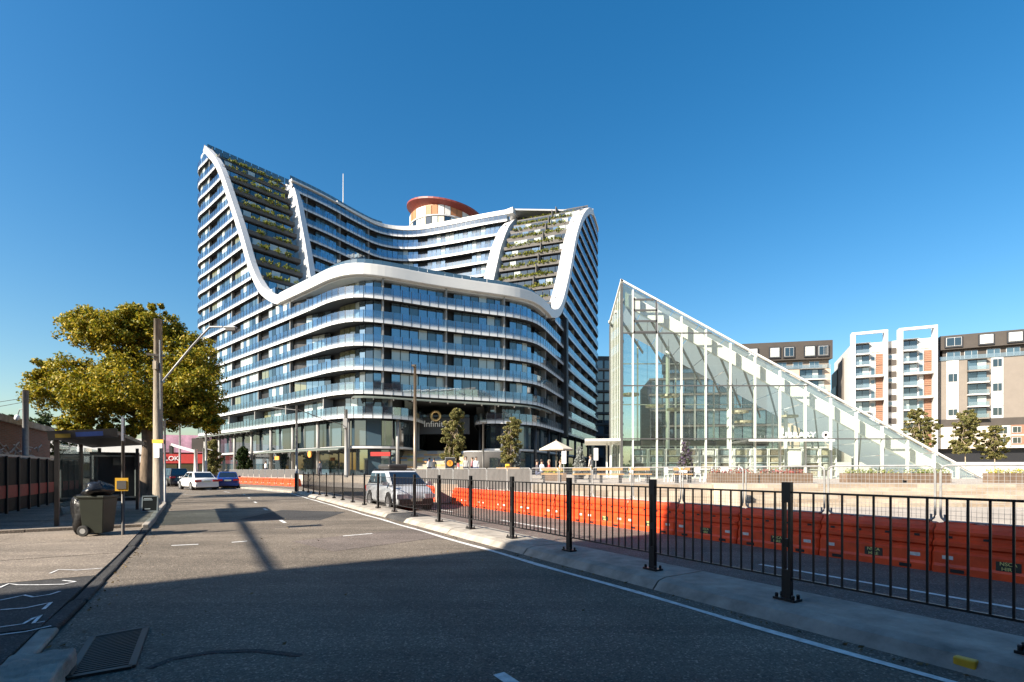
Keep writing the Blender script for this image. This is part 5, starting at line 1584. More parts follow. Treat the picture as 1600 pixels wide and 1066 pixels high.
# dark blocks
db = thing('dark_glass_block', 'dark blue glass block seen through the library panes', 'building', (36, 95, 0), -0.12)
L = Loc(db)
L.b('wall', -9.5, 14.5, 0.1, 14, APZ, 19.2, 'navy')
for k in range(6):
    z = 1.2 + 3.0 * k
    L.b('floor_band', -9.7, 14.7, -0.5, 0.09, z + 2.6, z + 2.95, 'planter')
    for j in range(11): L.b('pane', -9.2 + j * 2.1, -7.3 + j * 2.1, -0.06, 0.08, z + 0.1, z + 2.55, ('pane_mirror', 'pane_blue', 'pane_dark')[(j * 2 + k) % 3])
dk = thing('dark_sliver_block', 'narrow dark grey block between the curving building and the library', 'building', (28, 142, 0), 0.05)
L = Loc(dk)
L.b('wall', -4.6, 3.5, 0.1, 12, APZ, 34.0, 'charcoal')
for k in range(10):
    L.b('floor_band', -4.7, 3.6, -0.6, 0.09, 2 + 3.1 * k, 2.5 + 3.1 * k, 'fin' if k > 7 else 'charcoal')
    for j in range(3): L.b('pane', -4.2 + j * 2.5, -2.2 + j * 2.5, -0.05, 0.08, 2.6 + 3.1 * k, 4.8 + 3.1 * k, 'pane_blue' if (j + k) % 2 else 'pane_dark')
# round tower with the red disc roof
dc = Vector((-20.8, 150, -4.0))
dr_ = thing('round_tower', 'cream drum tower with tilted red disc roof rising behind', 'building', dc, 0)
K['red_roof'] = mat('red_roof', (0.2, 0.035, 0.025), 0.5, var=0.1)
K['cream_panel'] = mat('cream_panel', (0.48, 0.4, 0.28), 0.6, var=0.06)
K['orange_panel'] = mat('orange_panel', (0.36, 0.15, 0.06), 0.6, var=0.06)
MB().lathe([(9.6, 30), (9.6, 80.4)], (0, 0, 0), 40).build('drum', K['cream_panel'], dr_, local=True, smooth=True)
n_ = 34
for k in range(n_):
    a = 2 * pi * k / n_
    if sin(a) > 0.2: continue
    for z0, z1, fn in ((73.8, 77.0, lambda k: 'pane_dark' if k % 3 == 0 else ('pane_curtain' if k % 3 == 1 else 'cream')), (77.6, 80.2, lambda k: 'orange_panel' if k % 4 in (0, 1) else 'white'), (69.5, 73.0, lambda k: 'cream' if k % 2 else 'pane_blue')):
        T = WM[dr_.name] @ Matrix.Rotation(a, 4, 'Z') @ Matrix.Translation((9.68, 0, (z0 + z1) / 2))
        MB().box((0, 0, 0), (0.2, 1.6, z1 - z0)).build('wall_panel', K[fn(k)], dr_, world=T)
for z in (73.4, 77.3): MB().lathe([(9.5, z - 0.15), (10.0, z - 0.15), (10.0, z + 0.15), (9.5, z + 0.15)], (0, 0, 0), 40).build('ring_band', K['slab'], dr_, local=True)
Tr = WM[dr_.name] @ Matrix.Translation((0.6, 0, 82.2)) @ Matrix.Rotation(R(8), 4, 'Y') @ Matrix.Rotation(R(6), 4, 'X')
MB().lathe([(9.4, -1.2), (11.3, 0.0), (11.3, 0.45), (6, 1.0), (0.5, 1.3)], (0, 0, 0), 44).build('roof', K['red_roof'], dr_, world=Tr)
# low white wall beyond the library
o = MB().box((72, 66, 1.75), (60, 0.4, 1.75)).build('parapet_wall', K['white'], None); tag(o, 'long low white wall beyond the library tip', 'wall')

# ------------------------------------------------------------------ shops at the far end of the street
sp_ = thing('shop_row', 'row of shops with a red fascia and a purple billboard at the road end', 'building', (-66, 97, 0), 0.28)
L = Loc(sp_)
L.b('wall', -22, 12, 0.1, 12, APZ, 7.0, 'umber')
L.b('upper_wall', -22, -2.5, -0.05, 0.08, 4.6, 7.6, 'white')
K['billboard'] = mat('billboard_dusk', (0.4, 0.22, 0.3), 0.6, var=0.55, scale=0.25)
L.b('billboard', -2.0, 9.5, -0.3, 0.0, 5.0, 8.4, 'billboard')
L.b('billboard_dark', 3.4, 8.0, -0.36, -0.31, 5.2, 7.8, 'umber')
L.b('red_fascia', -4, 9.0, -0.8, -0.1, 2.9, 4.7, 'red_paint')
text_mesh('fascia_lettering', 'LOK', 1.2, 0.03, K['lettering'], sp_, WM[sp_.name] @ Matrix.Translation((0.2, -0.86, 3.8)) @ Matrix.Rotation(R(90), 4, 'X'))
L.b('fascia_stripe', -14, -4.2, -0.7, -0.1, 3.0, 4.2, 'white')
for j in range(10): L.b('shop_window', -21 + j * 3.2, -18.4 + j * 3.2, -0.05, 0.08, 0.3, 2.7, 'pane_dark')
# ------------------------------------------------------------------ poles
def pole(name, label, cat, x, ytop, Y, r, m='galv', z0=0.0, extra=None, group=None):
    b = at(x, 735, Y)
    t = thing(name, label, cat, (b.x, Y, z0), 0, group)
    MB().tube([(b.x, Y, z0), (b.x, Y, at(x, ytop, Y).z)], [r * 1.15, r * 0.8], 10).build('shaft', K[m], t, smooth=True)
    return t, b
t, b = pole('lamp_post', 'tall bronze lamp post in front of the entrance stairs', 'lamp post', 648.5, 570, 45, 0.15, 'bronze', TZ)
MB().box((b.x, 45, TZ + 0.15), (0.5, 0.5, 0.3)).build('base', K['steel_dark'], t)
MB().box((b.x, 44.6, at(648, 574, 45).z), (0.25, 0.9, 0.12)).build('lamp_head', K['bronze'], t)
t, b = pole('lamp_post', 'slim grey post at the end of the black fence', 'lamp post', 463.5, 634, 33.6, 0.075, 'galv', 0.13)
MB().box((b.x, 33.6, 0.75), (0.2, 0.2, 1.2)).build('base', K['black_steel'], t)
MB().tube([(b.x, 33.6, at(463, 641, 33.6).z), at(425, 637, 33.6), at(418, 637, 33.6)], 0.025, 6).build('arm', K['galv'], t)
t, b = pole('lamp_post', 'pale street light post beside the shop awning', 'lamp post', 541, 640, 46, 0.16, 'fin', TZ)
MB().box((b.x, 45.8, at(541, 662, 46).z), (0.35, 0.3, 0.9)).build('control_box', K['fin'], t)
a0, b0 = at(466, 640, 33.6), at(536, 664, 46)
MB().tube([a0, (a0 + b0) / 2 - Vector((0, 0, 0.1)), b0], 0.03, 6).build('span_wire', K['steel_dark'], t)
for x, yt, Y, lab in ((322, 655, 62, 'grey street post beside the last shop column'), (318, 700, 66, 'short grey post left of the last shop column'), (281, 655, 70, 'thin grey post before the red shop sign')):
    t, b = pole('street_post', lab, 'post', x, yt, Y, 0.13, 'galv', 0.0)
    MB().tube([(b.x, Y, at(x, yt, Y).z), at(x + 14, yt + 4, Y)], 0.05, 6).build('arm', K['galv'], t)
t, b = pole('traffic_mast', 'white traffic signal mast with an arm reaching over the road', 'signal mast', 306, 702, 60, 0.22, 'white', 0.0)
MB().bar(at(306, 706, 60), at(268, 695, 60), 0.25, 0.3).build('mast_arm', K['white'], t)
MB().box(at(268, 703, 60), (0.35, 0.3, 1.0)).build('signal_head', K['black_steel'], t)
t, b = pole('lamp_post', 'thin dark lamp column before the curved shop wall', 'lamp post', 755, 660, 50, 0.1, 'steel_dark', TZ)
MB().box((b.x, 50, at(755, 661, 50).z), (0.8, 0.3, 0.1)).build('lamp_head', K['steel_dark'], t)
# station totem
tp_ = ground_at(703, 783, 0.05)
tt = thing('station_totem', 'dark totem sign with an orange roundel behind the barriers', 'totem', tp_, 0.1)
MB().box((0, 0, 1.05), (0.42, 0.14, 2.1)).build('slab', K['charcoal'], tt, local=True)
MB().box((0, 0, 1.05), (0.48, 0.1, 2.16)).build('edge', K['galv'], tt, local=True)
om = mat('orange_roundel', (0.75, 0.3, 0.03), 0.5, var=0.0)
ro = MB().lathe([(0.15, -0.01), (0.15, 0.012)], (0, 0, 0), 20).build('roundel', om, tt, world=WM[tt.name] @ Matrix.Translation((0, -0.085, 1.84)) @ Matrix.Rotation(R(90), 4, 'X'))
text_mesh('roundel_letter', 'T', 0.22, 0.004, K['charcoal'], ro, WM[tt.name] @ Matrix.Translation((0, -0.102, 1.84)) @ Matrix.Rotation(R(90), 4, 'X'))
# ------------------------------------------------------------------ trees and plants
K['leaf_tree'] = leaf_mat('street_tree_leaf', [(0.07, 0.095, 0.008), (0.15, 0.16, 0.01), (0.24, 0.22, 0.015), (0.36, 0.3, 0.02), (0.5, 0.34, 0.03), (0.1, 0.13, 0.012)])
K['leaf_gum'] = leaf_mat('gum_leaf', [(0.07, 0.085, 0.025), (0.14, 0.145, 0.045), (0.23, 0.21, 0.07), (0.3, 0.24, 0.09), (0.1, 0.12, 0.035)])
K['leaf_dark'] = leaf_mat('dark_leaf', [(0.015, 0.03, 0.008), (0.03, 0.05, 0.012), (0.05, 0.075, 0.018)])
K['leaf_silver'] = leaf_mat('silver_leaf', [(0.1, 0.11, 0.1), (0.25, 0.27, 0.25), (0.4, 0.42, 0.4), (0.06, 0.07, 0.06)])
K['leaf_purple'] = leaf_mat('purple_cone_leaf', [(0.05, 0.07, 0.03), (0.12, 0.13, 0.09), (0.1, 0.05, 0.15), (0.2, 0.2, 0.18)])
def tree(name, label, base, trunk, limbs, lobes, lm, size, bark='bark', group=None, seed=1, per=None, aspect=0.5):
    """trunk: [(dx,dy,z,r)], limbs: lists of the same, lobes: [(dx,dy,z,rx,ry,rz,n_clumps)]"""
    t = thing(name, label, 'tree', base, 0, group)
    b = Vector(base)
    tr = MB().tube([b + Vector(p[:3]) for p in trunk], [p[3] for p in trunk], 10).build('trunk', K[bark], t, smooth=True)
    for l in limbs:
        MB().tube([b + Vector(p[:3]) for p in l], [p[3] for p in l], 7).build('limb', K[bark], tr, smooth=True)
    g_ = np.random.default_rng(seed)
    cs, rs = [], []
    for (dx, dy, z, rx, ry, rz, n) in lobes:
        d = g_.normal(size=(n, 3)); d /= np.linalg.norm(d, axis=1, keepdims=True)
        r = g_.random((n, 1)) ** 0.45
        c = d * r * np.array([rx, ry, rz]) + np.array([b.x + dx, b.y + dy, b.z + z])
        k = g_.uniform(0.7, 1.35, (n, 1)) * min(rx, ry, rz) * 0.27
        cs.append(c); rs.append(np.repeat(k, 3, axis=1) * np.array([1.15, 1.15, 0.8]))
    cs, rs = np.concatenate(cs), np.concatenate(rs)
    V, Fc = leaves(cs, rs, per or 60, size, flat=0.6, seed=seed + 5, aspect=aspect)
    o = link(bpy.data.objects.new('crown', mesh_np('crown', V, Fc, [K[lm]])), t)
    # a few twigs through the crown
    tw = MB()
    for i in range(0, len(cs), max(1, len(cs) // 40)):
        c = Vector(cs[i]); src = b + Vector(trunk[-1][:3])
        tw.tube([src.lerp(c, 0.35) + Vector((0, 0, -0.1)), c], [0.025 * size / 0.12, 0.008], 4)
    tw = tw.build('twigs', K[bark], t); tw['kind'] = 'stuff'
    return t
tb = sq(33.2, -2.9, 0.12)
def off(x, y, Y): 
    p = at(x, y, Y); return (p.x - tb.x, p.y - tb.y, p.z - tb.z)
TYy = tb.y
limbs = []
for (x, y, dY, r) in ((165, 560, -0.6, 0.16), (120, 610, -0.3, 0.13), (235, 545, 0.8, 0.17), (285, 590, 0.5, 0.16), (320, 640, -0.4, 0.11), (190, 520, 1.2, 0.12), (150, 640, 0.5, 0.1)):
    e = off(x, y, TYy + dY); s0 = off(228, 655, TYy)
    m_ = ((s0[0] + e[0]) / 2, (s0[1] + e[1]) / 2, (s0[2] + e[2]) / 2 + 0.35)
    limbs.append([(*s0, 0.24), (*m_, r), (*e, r * 0.35)])
lobes = []
for (x, y, rx, rz, n, dY) in ((178, 520, 62, 40, 95, 0), (235, 515, 50, 34, 70, 0.6), (130, 505, 24, 22, 20, 0), (95, 600, 44, 42, 62, -0.2), (70, 585, 22, 22, 18, 0), (150, 620, 46, 44, 68, -0.6), (215, 600, 55, 50, 60, -0.8), (290, 560, 44, 44, 70, 0.4), (300, 615, 44, 42, 70, -0.3), (325, 650, 28, 26, 36, 0), (260, 650, 48, 26, 52, 0.2), (130, 660, 34, 24, 34, -0.4), (185, 565, 44, 34, 26, 1.0), (250, 480, 16, 10, 6, 0), (200, 670, 40, 20, 30, 0.3)):
    o_ = off(x, y, TYy + dY); k_ = TYy / F
    lobes.append((o_[0], o_[1], o_[2], rx * k_, rx * k_ * 1.0, rz * k_, int(n * 1.4)))
tree('street_tree', 'large spreading street tree with yellow green foliage beside the power pole', tb,
     [(0, 0, -0.1, 0.55), (0.0, 0, 0.4, 0.42), (0.05, 0, 1.4, 0.36), (0.1, 0, 2.6, 0.3), (*off(228, 650, TYy), 0.24)], limbs, lobes, 'leaf_tree', 0.085, seed=21, per=120)
# young gums on the plaza
def young(x, ytop, yb, Y, w, label, seed, lm='leaf_gum', zb=0.05, n=34, size=0.062, grp='young plaza gum trees', pale='bark_pale'):
    b = at(x, 735, Y); b.z = zb
    zt = at(x, ytop, Y).z - zb; z0 = at(x, yb, Y).z - zb; r = w * Y / F
    h = zt - z0
    g_ = random.Random(seed)
    lob = []
    for k in range(6):
        f = (k + 0.5) / 6
        rr = r * (0.55 + 0.55 * sin(pi * min(1, f * 0.9 + 0.15)))
        lob.append((g_.uniform(-0.3, 0.3) * r, g_.uniform(-0.3, 0.3) * r, z0 + h * f, rr * 0.9, rr * 0.9, h / 7, n))
    return tree('young_tree', label, b, [(0, 0, -0.05, 0.07), (0.03, 0, z0 * 0.6, 0.05), (0, 0.02, z0 + h * 0.5, 0.035), (0, 0, z0 + h * 0.9, 0.012)], [[(0, 0, z0 + h * 0.2, 0.03), (s_ * r * 0.6, 0.1, z0 + h * 0.5, 0.01)] for s_ in (-1, 1)], lob, lm, size, pale, grp, seed, per=95)
young(712, 644, 722, 32, 21, 'young gum tree in front of the entrance lettering', 31)
young(798, 655, 722, 37, 18, 'young gum tree with pale trunk left of the coned shrub', 32, zb=TZ)
young(1437, 640, 700, 60, 27, 'slender tree left of the three before the grey block', 33, zb=TZ, size=0.1, grp='trees before the apartment blocks')
young(1508, 645, 706, 58, 23, 'middle tree of the three before the grey block', 34, zb=TZ, size=0.1, grp='trees before the apartment blocks')
young(1554, 668, 716, 57, 21, 'shortest tree of the three before the grey block', 35, zb=TZ, size=0.1, grp='trees before the apartment blocks')
young(380, 700, 735, 80, 10, 'small dark tree standing by the last shops', 36, 'leaf_dark', zb=TZ, size=0.2, grp='small trees by the shops')
young(331, 690, 738, 76, 12, 'bright green bush by the last shop column', 37, 'leaf_gum', zb=TZ, size=0.2, grp='small trees by the shops')
# coned shrubs in pots
def cone(x, ytop, Y, w, label, lm, seed):
    b = at(x, 735, Y); b.z = TZ
    h = at(x, ytop, Y).z - TZ; r = w * Y / F
    t = thing('coned_shrub', label, 'shrub', b, 0, 'coned shrubs on the terrace')
    MB().lathe([(r * 0.5, 0), (r * 0.62, 0.38), (r * 0.56, 0.38), (r * 0.5, 0.3)], b, 14).build('pot', K['charcoal'], t, smooth=True)
    MB().tube([b + Vector((0, 0, 0.3)), b + Vector((0, 0, h * 0.9))], [0.06, 0.02], 6).build('stem', K['bark'], t)
    cs, rs = [], []
    for k in range(7):
        f = k / 6; rr = r * (1 - f * 0.85) * 0.75
        for j in range(max(2, int(9 * (1 - f)))):
            a = 2 * pi * j / max(2, int(9 * (1 - f))) + k
            cs.append((b.x + rr * cos(a), b.y + rr * sin(a), b.z + 0.45 + (h - 0.5) * f)); rs.append((r * 0.35, r * 0.35, h * 0.09))
    V, Fc = leaves(cs, np.array(rs), 60, 0.09, seed=seed)
    link(bpy.data.objects.new('foliage', mesh_np('foliage', V, Fc, [K[lm]])), t)['kind'] = 'stuff'
cone(807, 707, 37, 9, 'silver coned shrub beside the yellow planter', 'leaf_silver', 3)
cone(906, 700, 37, 12, 'silver coned shrub right of the beige parasol', 'leaf_silver', 4)
cone(1071, 694, 34, 15, 'dark and purple coned shrub before the library glass', 'leaf_purple', 5)
# dark trees behind the brick building and a far belt of trees
for (x, yt, Y, w, sd, lab) in ((8, 632, 48, 22, 51, 'dark green tree behind the brick roof at the picture edge'), (62, 638, 50, 26, 52, 'broad dark green tree behind the brick roof and steel post')):
    b = at(x, 735, Y); b.z = 0
    zt = at(x, yt, Y).z; r = w * Y / F
    tree('backyard_tree', lab, b, [(0, 0, -0.05, 0.22), (0, 0, zt * 0.5, 0.15), (0, 0, zt * 0.8, 0.06)], [], [(0, 0, zt * 0.68, r * 1.3, r, zt * 0.3, 40), (r * 0.9, 0, zt * 0.6, r, r, zt * 0.22, 26), (-r * 0.8, 0, zt * 0.6, r, r, zt * 0.24, 26)], 'leaf_dark', 0.2, group='trees behind the brick building', seed=sd, per=40)
g_ = np.random.default_rng(77)
cs = []
for a in np.linspace(-1.25, 1.25, 260):
    d = 300 + g_.uniform(-20, 20)
    cs.append((d * sin(a), d * cos(a), g_.uniform(1.5, 4.5)))
V, Fc = leaves(cs, np.array([7, 4, 4.5]), 30, 1.3, seed=78, aspect=0.8)
o = link(bpy.data.objects.new('distant_trees', mesh_np('distant_trees', V, Fc, [K['leaf_dark']])))
tag(o, 'far dark belt of trees along the horizon', kind='stuff')
# ------------------------------------------------------------------ vehicles
def paint(name, col): return mat(name, col, 0.28, var=0.02, coat=0.8)
K['car_white'] = paint('car_paint_white', (0.72, 0.72, 0.72)); K['car_blue'] = paint('car_paint_blue', (0.008, 0.03, 0.17))
K['car_black'] = paint('car_paint_black', (0.012, 0.013, 0.015)); K['car_silver'] = paint('car_paint_silver', (0.5, 0.52, 0.55))
K['car_glass'] = pane_mat('car_window_glass', (0.01, 0.012, 0.014), 0.03)
K['tail'] = mat('tail_lamp_red', (0.45, 0.02, 0.02), 0.2, var=0.05)
K['lampglass'] = mat('headlamp_glass', (0.5, 0.52, 0.55), 0.1, var=0.05)
K['rim'] = mat('alloy_rim', (0.5, 0.5, 0.52), 0.3, metal=0.8, var=0.05)
K['plate'] = mat('number_plate', (0.6, 0.58, 0.45), 0.5, var=0.05)
def car(label, pos, heading, Lc, W, H, pm, belt, gh, lower, wheel_r, group, roofbox=False, zwin=None):
    """local x forward, y left. lower: [(x, z_top, half_width)] stations rear to front; gh: greenhouse (rear base, rear top, front top, front base)"""
    t = thing('car', label, 'car', pos, heading, group)
    wm = WM[t.name]
    V, Fc = [], []
    zb = 0.22
    for (x, zt, hw) in lower:
        ring = [(-hw * 0.9, zb), (-hw, zb + 0.12), (-hw, zb + (zt - zb) * 0.62), (-hw * 0.95, zt - 0.06), (-hw * 0.86, zt), (0, zt + 0.025), (hw * 0.86, zt), (hw * 0.95, zt - 0.06), (hw, zb + (zt - zb) * 0.62), (hw, zb + 0.12), (hw * 0.9, zb)]
        V += [(x, y, z) for y, z in ring]
    n = 11
    for i in range(len(lower) - 1):
        for k in range(n): Fc.append((i * n + k, (i + 1) * n + k, (i + 1) * n + (k + 1) % n, i * n + (k + 1) % n))
    Fc += [tuple(range(n)), tuple(range((len(lower) - 1) * n, len(lower) * n))[::-1]]
    body = MB().add(V, Fc).build('body', pm, t, world=wm, smooth=True); bevel(body, 0.04, 2)
    x0, x1, x2, x3 = gh
    bw, tw = W / 2 * 0.9, W / 2 * 0.72
    G = [(x0, -bw, belt), (x3, -bw, belt), (x3, bw, belt), (x0, bw, belt), (x1, -tw, H), (x2, -tw, H), (x2, tw, H), (x1, tw, H)]
    cab = MB().add(G, [(0, 1, 5, 4), (1, 2, 6, 5), (2, 3, 7, 6), (3, 0, 4, 7), (4, 5, 6, 7)]).build('cabin', pm, t, world=wm); bevel(cab, 0.07, 3)
    def quad(name, pts, m, parent, o=0.012):
        P_ = [Vector(p) for p in pts]; nn = (P_[1] - P_[0]).cross(P_[3] - P_[0]).normalized()
        return MB().slab([p + nn * o for p in P_], nn * -0.03).build(name, m, parent, world=wm)
    def lerp3(a, b, f): return tuple(a[i] + (b[i] - a[i]) * f for i in range(3))
    def inset(a, b, c, d, fx, fz0, fz1):
        lo = (lerp3(a, d, fz0), lerp3(b, c, fz0)); hi = (lerp3(a, d, fz1), lerp3(b, c, fz1))
        return [lerp3(lo[0], lo[1], fx[0]), lerp3(lo[0], lo[1], fx[1]), lerp3(hi[0], hi[1], fx[1]), lerp3(hi[0], hi[1], fx[0])]
    quad('windscreen', inset(G[1], G[2], G[6], G[5], (0.05, 0.95), 0.04, 0.9), K['car_glass'], cab)
    quad('rear_window', inset(G[3], G[0], G[4], G[7], (0.07, 0.93), 0.08, 0.86), K['car_glass'], cab)
    for sgn in (0, 1):
        a, b, c, d = (G[0], G[1], G[5], G[4]) if sgn == 0 else (G[2], G[3], G[7], G[6])
        segs = zwin or ((0.1, 0.47), (0.51, 0.9))
        for f in segs:
            ff = f if sgn == 0 else (1 - f[1], 1 - f[0])
            quad('side_window', inset(a, b, c, d, ff, 0.06, 0.84), K['car_glass'], cab)
    xr, xf = lower[0][0], lower[-1][0]
    zt_r = lower[1][1]; zt_f = lower[-2][1]
    for s_ in (-1, 1):
        MB().box((xr + 0.03, s_ * (W / 2 - 0.26), zt_r - 0.17), (0.14, 0.44, 0.15)).build('tail_light', K['tail'], t, world=wm)
        MB().box((xf - 0.05, s_ * (W / 2 - 0.3), zt_f - 0.14), (0.16, 0.42, 0.16)).build('headlight', K['lampglass'], t, world=wm)
        MB().box((x3 - 0.25, s_ * (W / 2 + 0.06), belt + 0.06), (0.12, 0.2, 0.14)).build('mirror', pm, t, world=wm)
        for xw in (xr + Lc * 0.2, xf - Lc * 0.19):
            T = wm @ Matrix.Translation((xw, s_ * (W / 2 - 0.1), wheel_r)) @ Matrix.Rotation(R(90), 4, 'X')
            MB().lathe([(wheel_r + 0.07, -0.105), (wheel_r + 0.07, 0.105)], (0, 0, 0), 20).build('wheel_arch', K['rubber'], t, world=T)
            w_ = MB().lathe([(wheel_r * 0.6, -0.11), (wheel_r * 0.95, -0.12), (wheel_r, -0.08), (wheel_r, 0.08), (wheel_r * 0.95, 0.12), (wheel_r * 0.6, 0.11)], (0, 0, 0), 22).build('wheel', K['rubber'], t, world=T)
            MB().lathe([(0.03, -0.125), (wheel_r * 0.64, -0.118), (wheel_r * 0.64, 0.118), (0.03, 0.125)], (0, 0, 0), 14).build('rim', K['rim'], w_, world=T)
    MB().box((xr - 0.02, 0, zt_r - 0.2), (0.03, 0.5, 0.12)).build('number_plate', K['plate'], t, world=wm)
    MB().box((xr + 0.04, 0, 0.36), (0.16, W * 0.92, 0.22)).build('rear_bumper', pm, t, world=wm)
    MB().box((xf - 0.03, 0, 0.34), (0.14, W * 0.8, 0.2)).build('grille', K['black_steel'], t, world=wm)
    MB().box((xf + 0.045, 0, 0.42), (0.02, 0.45, 0.11)).build('number_plate', K['plate'], t, world=wm)
    MB().box((0, 0, 0.2), (Lc * 0.86, W * 0.8, 0.16)).build('underbody', K['rubber'], t, world=wm)
    if roofbox:
        for xx in (x1 + 0.3, x2 - 0.3): MB().box((xx, 0, H + 0.04), (0.06, W * 0.72, 0.05)).build('roof_bar', K['black_steel'], t, world=wm)
        o = MB().box(((x1 + x2) / 2 - 0.1, 0, H + 0.17), (1.5, 0.85, 0.22)).build('roof_box', K['steel_dark'], t, world=wm); bevel(o, 0.08, 3)
    return t
def sedan(label, pos, heading, pm, group='cars waiting on the road'):
    car(label, pos, heading, 4.5, 1.76, 1.42, pm, 0.93, (-1.72, -1.02, 0.42, 1.12), [(-2.25, 0.74, 0.74), (-2.15, 0.9, 0.84), (-1.6, 0.96, 0.88), (0, 0.94, 0.88), (1.1, 0.93, 0.87), (1.8, 0.82, 0.84), (2.15, 0.68, 0.76), (2.25, 0.56, 0.66)], 0.31, group)
hd = math.atan2(0.80, -0.60)
pw = at(286, 735, 38.6); sedan('white sedan stopped at the lights beside the blue one', (pw.x, pw.y + 1.8, 0.0), hd + 0.2, K['car_white'])
pb2 = at(339, 735, 42.5); sedan('deep blue sedan seen from behind next to the white one', (pb2.x, pb2.y + 1.6, 0.0), hd - 0.12, K['car_blue'])
pk = at(258, 735, 48)
car('black four wheel drive ahead of the white sedan', (pk.x, pk.y + 1, 0.0), hd + 0.25, 4.6, 1.84, 1.72, K['car_black'], 1.05, (-2.1, -1.85, 0.5, 1.15), [(-2.3, 0.9, 0.78), (-2.22, 1.05, 0.87), (-1.0, 1.06, 0.9), (1.1, 1.05, 0.9), (1.9, 0.98, 0.88), (2.2, 0.85, 0.82), (2.3, 0.6, 0.72)], 0.36, 'cars waiting on the road', zwin=((0.06, 0.3), (0.33, 0.6), (0.63, 0.9)))
# people mover coming towards the camera on the far carriageway
vp = sq(20.3, 6.75, 0.006)
car('silver white people mover with a roof box behind the black fence', vp, math.atan2(-TY, -TX), 4.2, 1.7, 1.52, K['car_silver'], 0.96, (-2.0, -1.75, 0.4, 1.35), [(-2.1, 0.85, 0.73), (-2.02, 0.98, 0.82), (-0.9, 0.98, 0.85), (1.1, 0.97, 0.85), (1.7, 0.86, 0.82), (2.02, 0.7, 0.75), (2.1, 0.5, 0.66)], 0.32, None, roofbox=True, zwin=((0.05, 0.3), (0.33, 0.6), (0.63, 0.88)))
